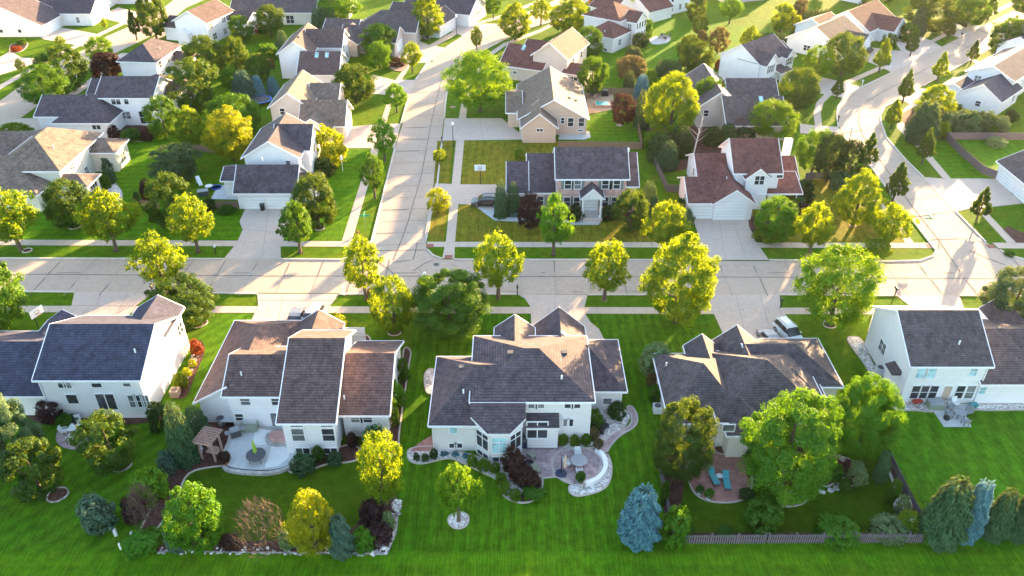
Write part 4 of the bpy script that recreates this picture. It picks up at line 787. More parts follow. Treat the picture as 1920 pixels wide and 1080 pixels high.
def crown_mesh(kind, n, size, seed, lob=.2, clump=.11, K=140, inner=.25, tf=.12, sh=.45, zs=1.0):
    r = np.random.RandomState(seed); env = ENV[kind]
    T = r.rand(K*6); keep = r.rand(K*6) < (env(T)/.5+.12); T = T[keep][:K]; K = len(T)
    ang = r.rand(K)*2*np.pi; ph = r.rand(6)*6.28
    mod = 1+lob*(.5*np.sin(2*ang+ph[0]+3*T)+.45*np.sin(3*ang+ph[1]-4*T)+.4*np.sin(5*ang+ph[2]+7*T))
    rr = env(T)*mod*np.where(r.rand(K) < inner, r.rand(K)**.5, .7+.3*r.rand(K)); tuft = r.rand(K) < tf; rr = np.where(tuft, rr*1.14, rr); T = np.where(tuft, T+.045, T)
    cc = np.stack([rr*np.cos(ang), rr*np.sin(ang), T], 1); cs = clump*(.6+.8*r.rand(K))
    idx = r.randint(0, K, n); d = r.randn(n, 3); d /= np.linalg.norm(d, axis=1, keepdims=True); d *= (r.rand(n)**sh)[:, None]
    C = cc[idx]+d*cs[idx][:, None]*np.array([1,1,zs]); C[:, 2] = np.clip(C[:, 2], -.01, 1.03)
    if kind in 'SV':
        t = r.rand(n); t = 1-np.sqrt(1-t*.995); a = r.rand(n)*6.2832; R = env(t)*(1+lob*.5*np.sin(7*a+ph[3]+22*t))*(.62+.42*r.rand(n)**.5)
        C = np.stack([R*np.cos(a), R*np.sin(a), t+r.randn(n)*.012], 1); out = np.stack([np.cos(a), np.sin(a), np.full(n, -.15 if kind == 'S' else 1.3)], 1)
        A = out+r.randn(n,3)*.35; Nn = np.stack([np.cos(a)*.4, np.sin(a)*.4, np.ones(n)], 1)+r.randn(n,3)*.45
        return quads_mesh('crown', C, Nn, A, size*(.6+.8*r.rand(n)), .3 if kind == 'S' else .42, .05, LEAF['green'])
    ctr = np.array([0,0,.4]); Nn = d*1.25+(C-ctr)*.6+r.randn(n,3)*.36+np.array([0,0,.2]); A = r.randn(n,3)
    return quads_mesh('crown', C, Nn, A, size*(.6+.8*r.rand(n)), .68, .1, LEAF['green'])
def twig_mesh(seed, n=1100, size=.17):
    r = np.random.RandomState(seed); t = r.rand(n)**.8; a = r.rand(n)*6.28; R = ENV['B'](t)*(.25+.75*r.rand(n)**.5)*1.05
    C = np.stack([R*np.cos(a), R*np.sin(a), t], 1); A = C-np.array([0,0,-.25])+r.randn(n,3)*.22
    return quads_mesh('crown', C, r.randn(n,3), A, size*(.5+.9*r.rand(n)), .05, 0, LEAF['twig'])
PROTO = {'M': [crown_mesh('M', 7400, .047, s, .26, .095, 150) for s in (1,2,3,4)], 'R': [crown_mesh('R', 17000, .036, s, .14, .1, 130, .2, .06, .3, .85) for s in (5,6,7)],
 'L': [crown_mesh('R', 60000, .0215, s, .17, .092, 170, .15, .06, .28, .8) for s in (8,9,10)], 'G': [crown_mesh('G', 30000, .027, s, .14, .08, 240, .2, .08, .35, .8) for s in (11,12)],
 'A': [crown_mesh('A', 20000, .03, s, .26, .09, 220, .3) for s in (13,14)], 'C': [crown_mesh('C', 6000, .058, s, .12, .07, 170) for s in (15,16,17)],
 'S': [crown_mesh('S', 11000, .1, s, .3) for s in (18,19)], 'V': [crown_mesh('V', 5000, .085, s, .2) for s in (20,21)],
 'B': [crown_mesh('B', 3600, .085, s, .16, .13, 90) for s in (22,23,24)], 'T': [twig_mesh(s) for s in (25,26)]}
FRAC = dict(M=.24, R=.12, L=.12, G=.1, A=.2, C=.2, S=.0, V=0, B=0, T=.0)
KAPPA = dict(M=.62, R=.9, L=.9, G=.75, A=.9, C=.3, S=.55, V=.6, B=.95, T=.8)
def trunk_mesh(seed, limbs):
    rs = random.Random(seed); mb = MB()
    pts = [(0,0,-.03,.5),(0.02,0,.02,.34),(.03,.02,.35,.27),(.0,.05,.7,.18),(.04,.02,1.0,.09)]
    for a, b in zip(pts, pts[1:]): mb.tube(a[:3], b[:3], a[3], b[3], 8)
    return mb
def trunk_obj(hh, r, limbs, w, base_frac, seed):
    rs = random.Random(seed); mb = MB(); top = hh*.8
    segs = [(0,0,-.1)]; x = y = 0
    for i in range(1, 5):
        x += rs.uniform(-.03,.03)*hh*.3; y += rs.uniform(-.03,.03)*hh*.3; segs.append((x,y,top*i/4))
    rad = [r*1.25, r*.9, r*.7, r*.45, r*.2]
    for i in range(4): mb.tube(segs[i], segs[i+1], rad[i], rad[i+1], 8)
    for k in range(limbs):
        z = hh*(base_frac*.8+rs.random()*.45); a = rs.random()*6.28; i = min(3, int(z/top*4)); f = z/top*4-i
        p = Vector(segs[i]).lerp(Vector(segs[i+1]), min(f,1)); L = w*.5*rs.uniform(.5,.8); q = p+Vector((math.cos(a)*L, math.sin(a)*L, L*rs.uniform(.6,1.1))); m = p.lerp(q,.5)+Vector((0,0,-.05*L))
        mb.tube(p, m, r*.35, r*.22, 6); mb.tube(m, q, r*.22, r*.08, 6)
    return mb
NAMES = dict(M='street_tree', R='round_tree', L='large_tree', G='dense_tree', A='airy_tree', C='pear_tree', S='spruce_tree', V='arborvitae', B='shrub', T='bare_shrub')
CATS = dict(M='tree', R='tree', L='tree', G='tree', A='tree', C='tree', S='tree', V='evergreen', B='shrub', T='shrub')
_seed = [0]
def plant(u, vb, vt, wpx, kind, col, label, group=None, name=None):
    _seed[0] += 1; vt += dict(L=.1, R=.06, S=.07, G=.03).get(kind, 0)*(vb-vt); wpx *= dict(L=.93, A=.92, R=.95, S=.96).get(kind, 1); rs = random.Random(_seed[0]*13+5); fr = FRAC[kind]
    if fr == 0:                     # stands with its foliage on the ground
        vm = (vb+vt)/2; dep = PITCH+math.atan((vm-540)/FPX); g0 = P(u, vm); dd = depth_of(g0); a = wpx/2*dd/FPX; half = (vb-vt)/2*dd/FPX
        c2 = half*half-(KAPPA[kind]*a*math.sin(dep))**2; c = max(math.sqrt(max(c2, 0))/math.cos(dep), .42*a)
        p = P(u, vm, c); a = wpx/2*depth_of(p)/FPX; hgt = 2*c; base = Vector((p.x, p.y, 0)); hb = 0
    else:
        base = P(u, vb); dep = PITCH+math.atan((vb-540)/FPX); dd = depth_of(base); a = wpx/2*dd/FPX; s = (vb-vt)*dd/FPX; lo, hi = .5, 40
        for _ in range(40):
            h_ = (lo+hi)/2; b_ = fr*h_; c = (h_-b_)/2; zc = (h_+b_)/2; ext = math.sqrt((KAPPA[kind]*a*math.sin(dep))**2+(c*math.cos(dep))**2)
            dz = math.cos(dep)*zc; m = (dz+ext)*dd/(dd-math.sin(dep)*zc)   # nearer to the lens higher up
            if m > s: hi = h_
            else: lo = h_
        hgt = max(lo, a*1.1); hb = fr*hgt; a *= (dd-math.sin(dep)*(hgt+hb)/2)/dd
    t = thing(name or NAMES[kind], label, CATS[kind], base, rs.random()*6.28, group)
    if kind in 'MRLGAC':
        r = max(.09, .018*hgt+.012*a*2); obj('trunk', trunk_obj(hgt, r, 5 if kind in 'MAC' else 4, 2*a, fr, _seed[0]), M['bark'], t)
    elif kind == 'T':
        mb = MB()
        for k in range(5): an = rs.random()*6.28; mb.tube((0,0,-.05), (math.cos(an)*a*.5, math.sin(an)*a*.5, hgt*.7), .05, .02, 5)
        obj('stem', mb, M['bark'], t)
    elif kind in 'SV':
        mb = MB(); mb.tube((0,0,-.05), (0,0,hgt*.85), .02*hgt+.05, .02, 7); obj('trunk', mb, M['bark'], t)
    else:
        mb = MB()
        for k in range(4): an = rs.random()*6.28; mb.tube((0,0,-.05), (math.cos(an)*a*.4, math.sin(an)*a*.4, hgt*.6), .03, .012, 5)
        obj('stem', mb, M['bark'], t)
    pr = PROTO[kind]; c = bpy.data.objects.new('crown', pr[_seed[0] % len(pr)]); COL.objects.link(c); c.parent = t
    c.location = (0, 0, hb); c.scale = (2*a*rs.uniform(.96,1.04), 2*a*rs.uniform(.96,1.04), hgt-hb); c.rotation_euler = (0, 0, rs.random()*6.28)
    m = LEAF[col]
    if m.name != c.data.materials[0].name: c.material_slots[0].link = 'OBJECT'; c.material_slots[0].material = m
    return t
TREES = """
# street trees along the main street
40 470 345 98 M gold gold-topped tree in the stone ringed bed at the left end of the far grass strip
218 470 355 92 M gold bushy yellow green tree on the far grass strip, second from the left edge
372 472 365 73 M gold slim gold-flecked tree on the far grass strip just left of the garage driveway
314 556 437 82 M gold bright yellow green tree rising behind the low round golden tree on the near grass strip
563 473 377 66 M green green young tree on the short grass strip between garage driveway and side street
687 562 444 74 M gold yellow and green tree by the white mailbox at the street corner
934 560 437 80 M gold upright gold-crowned tree just behind the big round green tree
1038 478 366 62 M bright light green tree with yellow tip in front of the brick house walk
1133 563 444 84 M gold golden tree alone in the middle of the near grass strip
1243 478 375 70 M gold golden leaning tree beside the red roofed house's left side
1516 480 380 63 M gold small golden tree in the tan mulch circle on the far grass strip
1599 423 320 84 G gold broad pyramidal tree with gold edges on the corner lawn
1662 470 379 66 M gold golden tree on the corner lawn nearest the side street crossing
1642 487 446 48 M gold small gold tree peeking out behind the airy lime tree
# young trees along the side street
703 372 288 42 M green double-tufted young tree on the grass strip of the side street, nearest the street sign
722 302 225 46 M bright young green tree at the driveway mouth of the tan gabled house
744 211 157 45 M bright young spreading tree on the sunlit strip of the side street
774 136 80 34 M gold slender yellow green tree at the bend of the side street strip
894 97 51 22 M gold thin young tree standing at the outer kerb of the far bend
822 400 354 46 A yellow small flat yellow tree on the strip left of the brick house driveway
825 310 278 28 M gold tiny yellow sapling on the strip across from the brick house lawn
# pear trees lining the curving street on the right
1621 320 252 36 C dark cone-shaped tree at the inner kerb of the bend above the corner lawn
1673 380 307 43 C dark cone-shaped tree on gold lit grass beside the corner lawn's big pyramidal tree
1728 308 243 34 C dark cone-shaped tree on the outer strip before the grey wooden fence
1830 415 352 38 C dark cone-shaped tree on the small grass wedge below the wide pale driveway
1669 242 189 33 C gold cone-shaped tree leaning right with a gold left side at the tightest point of the bend
1692 192 133 32 C dark cone-shaped tree where the bend opens into the straight street, outer side
1757 153 100 33 C gold gold-edged cone-shaped tree on the long outer strip before the white house
1820 118 78 25 C dark small cone-shaped tree at the upper end of the long outer strip
1892 76 32 30 C dark cone-shaped tree on the outer strip near the right edge
1648 136 75 33 C gold gold-tipped cone-shaped tree on the inner strip by the white mailbox
1706 106 60 26 C dark cone-shaped tree on the tiny triangular lawn between two driveways
1776 75 35 24 C dark cone-shaped tree in front of the dark tree group by the black mailbox
1567 186 144 24 C dark small dark cone-shaped tree on the inner strip at the start of the bend
1852 38 -6 27 C green cone-shaped tree on the inner strip close to the top edge
1922 30 -12 24 C gold cone-shaped tree cut by the top right corner
# round trees of the middle gardens
140 425 334 88 R dark round dark tree with golden right side in the front lawn of the cream house
328 426 323 80 R dark tall dark oval tree with golden cap beside the short fence
333 336 268 94 R sage grey green spreading tree behind the short fence on the left lawn
598 428 324 80 R dark dark oval tree with gold right rim in the corner house front lawn
440 300 200 88 G yellow brilliant yellow tree left of the corner house
365 275 201 58 G gold yellow green tree left of the brilliant yellow one
445 250 174 96 R green wide green tree behind the brilliant yellow tree
314 262 180 62 R green round tree at the right corner of the large white house
367 205 111 93 R dark wide dark green tree between the white houses
392 145 68 72 R dark dark tree with rusty gold right side beside the hip roofed house
448 136 68 42 R dark narrow dark tree with golden rim in the back gardens of the upper left
455 80 29 48 R green light round tree beside the tan roofed tall house
294 72 -8 60 R dark large dark tree before the tall white house at the top left
128 175 85 88 R dark large dark tree with gold right side left of the large white house
97 205 125 100 A green broad loose green tree overhanging the upper left street
195 125 72 56 A lime bright yellow topped tree behind the maroon leaved one
257 75 22 24 C dark dark cone-shaped tree on the strip of the upper left street
42 138 111 15 M gold tiny sunlit tree on the strip at the far left
116 90 68 18 M gold tiny sunlit tree on the yellow lawn at the far left
199 56 34 12 M gold very small tree at the walk of the upper left lawn
30 265 230 62 G gold gold green tree behind the grey wing of the cream house
510 70 10 52 R dark round dark tree beside the brick paved patio at the top
488 158 100 44 R dark dark tree left of the red roofed house's garden
711 108 46 64 R green round green tree in front of the grey roofed house
712 130 78 44 R bright smaller round green tree before the larger round one
802 72 -8 60 G gold tall gold-sided tree in a pale gravel circle
668 194 119 78 R dark wide dark tree with gold right side shading the tan house lawn
900 210 103 124 A lime wide airy yellow green tree over the side street walk
966 75 8 56 G gold full golden tree by the bend, left of the maroon garage roof
1014 48 0 37 M gold loose yellow green tree beside the far street
1067 64 -5 70 G gold broad gold green tree left of the maroon hip roof
925 35 -6 36 M green leafy green tree at the top edge left of the far street
640 42 -15 76 A bright broad light green tree at the top behind the hedge of cones
1103 112 50 54 R green bushy green tree between pale gable and grey house
1110 176 105 54 R green loose gold-edged tree behind the wooden deck
1166 234 174 48 R wine round burgundy tree on the fenced lawn
1290 128 66 50 R dark round dark tree behind a twin with a gold rim
1308 140 79 56 R dark round tree with bright gold right rim above the hedge row
1311 66 29 28 R dark small dark tree with gold side near the back lawn
1345 100 51 36 R rust small round brownish tree in the open back lawn
1403 98 50 36 G gold small glowing gold tree on the open back lawn
1304 42 -8 40 R dark dark tree at the top beside the white house
1367 45 -6 42 M bright thin light green tree at the top of the back lawn
1255 258 139 96 G gold very large golden green tree in the centre of the back gardens
1326 218 145 64 R green green tree right beside the very large golden one
1441 262 190 100 A lime loose yellow green tree above the red roofed house
1522 322 240 68 R green round green tree with gold right rim right of the white chimney
1491 206 126 70 R dark round dark tree before the columned porch house
1526 152 90 60 A lime light feathery tree right of the columned porch house
1577 142 62 70 R dark big round dark tree with gold top before the long white house
1462 60 7 40 R gold small round tree glowing at its edge on the far lawn
1735 60 -10 88 R dark massive dark tree at the top right street side
1663 94 62 30 R dark round shrub-like tree between two garages at the upper right
1810 22 -18 64 R dark dark tree beyond the upper right street, cut by the top
1747 226 159 65 G gold big gold-topped round tree inside the bend's outer lawn
1548 340 246 58 R yew dark bulky evergreen beside the bend, left of the pair
1585 345 262 52 R yew dark bulky evergreen beside the bend, right of the pair
1449 447 366 86 R bright full light green tree-like bush right of the double garage
1181 434 352 64 R dark dark rounded tree with gold tip at the brick house's right corner
994 430 360 48 G purple dark purple tree before the brick house's left wing
# foreground garden trees
25 878 735 132 L sage large grey green tree with pale gold shoulder at the lower left edge
80 928 823 100 R dark dark tree with one golden patch in the pale stone ring at the lower left
218 878 770 100 R dark dark tree with a golden yellow right half beside the white patio table
8 625 458 122 G green tall green tree with gold edges cut by the left edge beside the near sidewalk
353 608 508 122 L dark low wide gold-topped tree by the dark roofed house's gable
740 622 513 82 R gold small dark green and gold tree in a ringed bed on the near lawn
845 622 496 156 L green biggest round green tree on the front lawn of the centre house
1880 622 493 118 L sage grey green tree with pale gold top at the right edge of the main street
1268 604 437 136 G gold large glowing gold tree, the brightest on the near side of the street
1555 610 463 166 A lime wide airy lime green tree over the near sidewalk
1273 890 742 118 L dark dark tree with dull gold crown edge at the left of the terracotta patio
1460 920 718 190 L bright largest bright green tree hiding the low house's back wall
1603 856 700 122 L bright bright tree with yellow top at the low house's right corner
860 977 873 72 M lime small lime green tree in a white gravel circle on the back lawn
382 1030 906 100 R bright round bright green tree standing in the back garden's mulch border
593 1030 922 90 G yellow round golden yellow tree in the back garden's mulch border
722 948 818 92 A gold loose tree half golden yellow, half lime at the back garden's right border
# young trees along the streets' far ends
1698 455 430 3 M green slim sapling stake by the corner walk
# spruces
1204 1010 908 86 S blue plump powder blue spruce on the lawn by the fence corner
1783 1010 892 90 S pine broad dark green spruce at the left end of the lower right spruce row
1830 1006 895 56 S blue slender blue spruce with golden tip in the lower right spruce row
1880 1004 912 56 S pine green spruce with golden tip right of the slender blue one
1922 1004 920 58 S pine green spruce cut by the right edge in the lower right row
324 1026 960 42 S teal blue green spruce in the left of the mulch border
637 1035 962 52 S teal dark blue green spruce right of the golden yellow tree in the border
1188 118 85 40 S sage grey green spreading conifer in the gardens behind the deck
1204 188 136 33 S blue pale blue spruce beside the fenced lawn's corner
455 186 128 48 S teal grey blue spruce in the upper left back gardens
482 182 138 28 S blue small pale blue spruce beside the round pool
511 176 140 25 S blue small blue conifer against the white wall of the red roofed house
1736 264 183 60 S sage dark grey green conifer below the gold topped tree at the bend
1725 64 10 32 S sage light grey green conifer before the massive dark tree
# columnar evergreens
333 862 752 48 V pine tall fresh green columnar evergreen at the left garden border
365 818 760 44 V pine shorter columnar evergreen leaning on the white wall beside the tall one
939 405 334 24 V pine tall green columnar evergreen next to the black car
962 401 340 25 V pine second columnar evergreen before the brick house, slightly shorter
993 386 350 20 V yew short dark columnar evergreen between the brick house's wing windows
1217 403 337 34 V pine green cone evergreen at the brick house's right side
1253 314 262 40 V pine smooth dome-shaped evergreen in front of its darker neighbour in the fenced back garden
1238 300 246 44 V yew dark dome-shaped evergreen behind the smooth one in the fenced back garden
1276 290 234 50 V yew widest dark dome-shaped evergreen by the bare birch
1181 163 130 21 V pine small cone evergreen left of the pale blue spruce
1206 236 167 30 V pine dark cone evergreen against the fence below the pale blue spruce
528 92 55 24 V pine small cone evergreen beside the vegetable patch
593 50 14 20 V pine leftmost cone of the tall evergreen hedge at the top
607 51 12 20 V pine middle cone of the tall evergreen hedge at the top
621 49 13 20 V pine rightmost cone of the tall evergreen hedge at the top
# garden shrubs
180 998 932 60 B teal single rounded blue green shrub alone on the lower left lawn
281 938 880 60 B lime bright green feathery shrub beside the brown bare bush
313 885 846 36 B teal small grey green shrub at the foot of the tall columnar evergreen
297 806 756 40 B yew dark green shrub at the dark roofed house's right corner
93 790 746 46 B purple dark purple shrub against the dark roofed house's back wall
125 802 775 34 B green low green shrub beside the dark purple one
262 1038 1000 66 B bright low spreading green plants at the lower left end of the border
283 1024 990 40 B bright mounded green shrub behind the pale utility boxes
681 1033 990 38 B bright bright green mound of grass-like leaves in the border's right part
700 985 938 50 B purple dark purple shrub at the right border below the golden loose tree
712 1022 980 46 B purple second dark purple shrub near the stone heaped corner
728 996 962 22 B pale thin green perennial among the purple shrubs
535 1030 998 24 B pale small pale green bush right of the bare brown shrub
557 1024 996 24 B pale small pale green bush touching the golden yellow tree
568 888 848 42 B pine dark green spreading shrub below the basement windows
596 864 838 24 B green small upright shrub between the two basement windows
627 872 848 28 B pine low dark shrub under the right basement window
700 845 798 44 B pine dark bushy shrub behind the golden loose tree
660 838 812 22 B wine dark red bush below the twin windows of the purple roofed house
752 714 672 28 B green green shrub near the top of the narrow side bed
742 760 716 32 B bright leafy bright shrub in the middle of the narrow side bed
735 796 750 26 B green leafy shrub at the lower end of the narrow side bed
628 618 588 38 B yellow glowing yellow shrub in front of the purple roofed house
700 560 540 28 B rust rusty red flowering bush beside the corner mailbox tree
367 666 638 22 B red red orange shrub at the sunlit gable's far corner
360 688 674 13 B yellow tiny yellow shrub along the sunlit gable wall
350 706 690 15 B yellow small yellow shrub along the sunlit gable wall, nearer the camera
338 730 700 24 B gold larger golden shrub by the beige air conditioner
372 602 588 30 B green low plants under the low wide gold-topped tree
781 863 849 13 B yew smallest dark ball shrub at the paved end of the gravel bed
797 865 851 14 B yew dark ball shrub second from the paved end of the gravel bed
813 859 842 16 B yew dark ball shrub beside the white wall, third in the gravel bed
833 855 846 13 B blue flat blue green tuft, first along the white wall
854 856 846 13 B blue flat blue green tuft, second along the white wall
873 859 849 12 B blue flat blue green tuft nearest the bay window
886 874 853 20 B gold yellow green ball shrub left of the bay, nearest the wall
907 884 860 24 B gold larger yellow green ball shrub below the bay window
928 886 868 18 B gold yellow green ball shrub touching the white drain pipe
939 907 886 21 B gold yellow green ball shrub left of the burgundy hedge
947 926 903 22 B gold yellow green ball shrub where the gravel bed turns
966 938 916 22 B gold lowest yellow green ball shrub of the gravel bed
1056 834 815 19 B gold yellow ball shrub by the white hose reel
1078 837 817 20 B gold middle one of three yellow ball shrubs under the small windows
1099 834 814 20 B gold yellow ball shrub next to the reddish bush
1116 802 768 32 B green tall soft green shrub by the garden bench
1157 785 755 34 B yew neat dark ball shrub where the paver path curves
1114 824 802 18 B rust reddish bush next to the yellow ball shrubs
963 884 838 36 B wine burgundy shrub nearest the bay window
970 900 856 36 B wine second burgundy shrub of the curved hedge
984 912 872 36 B wine third burgundy shrub of the curved hedge
998 917 884 34 B wine burgundy shrub at the outer end of the curved hedge
1000 936 912 40 B bright low grassy green plants below the burgundy hedge
1229 702 645 52 B pale pale feathery grass clump left of the low house
1222 722 700 18 B rust rusty flowers below the pale feathery grass clump
1229 752 722 26 B green green shrub by the low house's left eave
1433 994 932 64 B green dense green shrub at the lower edge of the terracotta patio
1400 936 915 30 B yew low dark shrub left of the dense green one
1607 910 868 36 B pale fountain-like ornamental grass in the round bed
1565 900 868 34 B green soft green shrub beside the stepping stones
1420 870 830 56 B dark dark leafy shrub between patio and largest tree
1585 922 900 22 B green small green plants at the edge of the round bed
1268 1020 952 48 B bright flowering bush with pale orange blossoms at the fence's left end
1290 1003 988 26 B green small plants inside the fence near the flowering bush
1360 1003 990 34 B green low plants at the middle of the back fence
1572 1022 966 74 B bright bright green vine draped over the back fence
1668 1000 978 70 B pale pale green grassy mound inside the fence corner
1705 1000 960 38 B gold yellow green plant around the bird bath
1712 976 956 22 B rust orange flowering clump at the fence corner
1745 1016 972 26 B bright green climber on the fence's outer corner
1655 905 850 26 B pine leafy plants along the upper part of the right fence bed
1676 940 900 24 B green leafy plants in the middle of the right fence bed
1694 962 930 28 B pale white flowering daisies in the right fence bed
1247 945 905 16 B green leafy plants along the left fence inside the yard
# shrubs of the middle and far gardens
613 306 240 62 B yellow feathery yellow shrub by the tan house's driveway
606 331 297 38 B yew dark round shrub at the corner house's right porch
1286 422 392 30 B pale pale round bush at the double garage's left corner
1277 394 372 16 B yew dark shrub behind the pale round bush
1078 413 386 30 B yew clipped dark bush left of the white columned porch
1140 412 386 32 B yew clipped dark bush right of the white columned porch
1040 386 352 28 B dark dark bush in front of the brick wall under the left shutters
963 406 393 15 B blue low blue grey bush between the columnar evergreens
975 300 280 20 B gold small gold bush behind the brick house's left roof
1510 376 338 32 B yew dark round shrub below the white chimney wing
1575 353 320 38 B pine round green shrub where the wavy fence ends
1489 391 371 20 B gold yellow shrub in the front porch bed of the red roofed house
1500 388 370 18 B pale variegated pale shrub in the front porch bed of the red roofed house
1504 403 382 32 B purple purple low shrub in the front porch bed of the red roofed house
1440 452 425 54 B gold yellow green low shrubs at the driveway's right edge
1221 277 246 26 B lime light green bush at the top of the left fence in the back gardens
1335 272 240 34 B yew dark bush behind the red roof, first from the left
1366 270 236 36 B yew dark bush behind the red roof, second from the left
1398 268 238 34 B yew dark bush behind the red roof, third from the left
1185 142 107 54 B rust wide russet leaved bush above the burgundy tree
1200 88 64 30 B yew clipped dark bush beside the stone terrace
1211 70 36 24 B green tall green bush at the grey house's right corner
1316 84 58 21 B rust small pinkish brown bush on the back lawn
1221 156 132 24 B lime yellow green bush left of the row of narrow evergreens
1350 130 112 18 B red small red orange bush by the white farmhouse wall
1500 36 0 30 B rust tan leaved bush at the top of the far lawn
1495 58 32 22 B yellow glowing yellow bush beside the tan leaved one
1705 76 44 32 B green low green bushes below the massive dark tree
1771 258 229 22 B gold gold green bush at the tip of the grey fence
1780 250 212 44 B sage spreading juniper, left in the bed before the bright white house
1812 250 208 48 B sage spreading juniper, middle of the bed before the bright white house
1845 246 210 40 B sage spreading juniper, right in the bed before the bright white house
1880 246 220 27 B pale frosted round bush near the right edge
1860 250 234 22 B green low green bush left of the frosted round one
1793 218 196 28 B green round bush at the bright white house's drive
1896 228 207 26 B yew dark bush at the bright white house's near corner
1870 275 257 34 B pale vegetable plants in the small bed by the right fence
212 258 236 20 B purple purple bush at the left end of the brick terrace bed
246 264 242 36 B green wide green bush in the brick terrace bed
276 262 240 22 B purple purple bush at the right end of the brick terrace bed
200 322 296 20 B pine green shrub along the cream house's side bed, uppermost of three
206 345 318 20 B pine green shrub along the cream house's side bed, middle of three
196 352 328 20 B green green shrub along the cream house's side bed, nearest the sunroom
273 375 338 24 B wine dark red bush behind the short fence
257 388 362 14 B yew dark narrow bush at the short fence's left end
392 396 372 22 B yew dark bush behind the fence left of the garage
425 398 388 30 B green low green plants at the fence left of the garage
197 145 102 52 B wine maroon leaved shrub-like tree beside the hip roofed house
500 110 82 40 B bright lush green bush in the vegetable garden
483 60 44 22 B red red flowering bed near the top left gardens
505 128 112 20 B rust yellow brown bush by the red roofed house's left wall
545 140 122 14 B yew narrow dark bush at the white wall of the red roofed house
430 160 130 40 B bright bright green bush in the upper left gardens
470 170 140 26 B green upright green bush among the upper left gardens
418 112 92 34 B green green bush below the dark tree at the hip roofed house
745 124 108 26 B wine dark reddish low shrubs in the triangular corner bed
40 84 74 16 B green round shrub on the sunlit far left lawn
30 96 86 18 B red red flowers in the curved far left bed
140 44 32 14 B wine pinkish shrub at the upper left house corner
1125 12 -10 34 B red russet tree-like bush at the top above the maroon hip roof
1893 480 470 18 B green tiny plants at the right edge corner
"""
HEDGES = [((1236,142),(1272,142),5,110,14,'arborvitae of the narrow evergreen row behind the round trees'), ((1424,90),(1470,86),7,60,12,'arborvitae of the long hedge left of the long white house'), ((1512,46),(1556,44),6,16,12,'arborvitae of the short hedge above the long white house')]
grp = None
def col_tree(line):
    f = line.split(' '); u, vb, vt, w = map(float, f[:4]); return plant(u, vb, vt, w, f[4], f[5], ' '.join(f[6:]), grp)
for ln in TREES.strip().split('\n'):
    if ln.startswith('#'): grp = ln[2:].strip()
    elif float(ln.split(' ')[3]) > 5: col_tree(ln)
for (a, b, n, vt, w, lab) in HEDGES:
    for i in range(n):
        k = i/(n-1); plant(a[0]+(b[0]-a[0])*k, a[1]+(b[1]-a[1])*k, vt, w, 'V', 'pine', 'one narrow '+lab, 'evergreens of '+lab.split(' of ')[1])
grp = 'bare brown shrubs'
plant(485, 1034, 941, 92, 'T', 'twig', 'wide leafless brown shrub in the middle of the mulch border', grp)
plant(268, 985, 912, 58, 'T', 'twig', 'thin brown shrub at the left border below the bright green one', grp)
plant(1385, 262, 222, 30, 'T', 'twig', 'bare greyish brush behind the red roofed house', grp)
for q in ((250,975,930,40,'B','purple','dark leafless undergrowth at the left border'),(430,1030,1000,36,'B','wine','dark red low bush right of the round bright green tree')): plant(*q)
# bare birch
b0 = P(1298, 298); t = thing('birch_tree', 'bare white trunked birch leaning beside the dome evergreens', 'tree', b0); mb = MB()
mb.tube((0,0,-.1),(.5,.3,4),.16,.11,7); mb.tube((.5,.3,4),(1.1,.5,8.2),.11,.03,7)
obj('trunk', mb, M['bark_pale'], t); mb = MB(); rs = random.Random(3)
for i in range(16):
    z = 3+i*.32; a = i*2.4; L = 1.9-.07*i; p = Vector((.5+(z-4)*.14,.3+(z-4)*.05,z)); mb.tube(p, p+Vector((math.cos(a)*L,math.sin(a)*L,L*.9)), .04,.012,5)
obj('branch', mb, M['bark_pale'], t)
# flowers: small petals over their plants
def petals(u, vb, vt, wpx, n, col, label, seed):
    r = np.random.RandomState(seed); p = P(u, (vb+vt)/2, .6); a = wpx/2*depth_of(p)/FPX; hh = (vb-vt)*depth_of(p)/FPX*.8
    t = r.rand(n); an = r.rand(n)*6.28; R = a*np.sqrt(np.clip(1-(t*.9)**2,0,1))*1.03
    C = np.stack([p.x+R*np.cos(an), p.y+R*np.sin(an), .1+hh*t], 1); Nn = np.stack([np.cos(an), np.sin(an), np.ones(n)], 1)
    me = quads_mesh('blossom', C, Nn, r.randn(n,3), .2*(.7+.6*r.rand(n)), .9, .05, LEAF[col]); o = bpy.data.objects.new('blossom', me); COL.objects.link(o); o['kind'] = 'stuff'; tag(o, label, 'flowers')
petals(1268,1020,952,48,150,'orangef','pale orange blossoms over the bush at the fence end',1)
petals(1694,962,930,30,170,'whitef','white daisies crowding the right fence bed',2)
petals(1712,976,956,22,60,'orangef','orange lily flowers at the inner fence corner',3)
petals(715,1015,1000,16,40,'pinkf','pink blossoms beside the stone heaped corner',4)

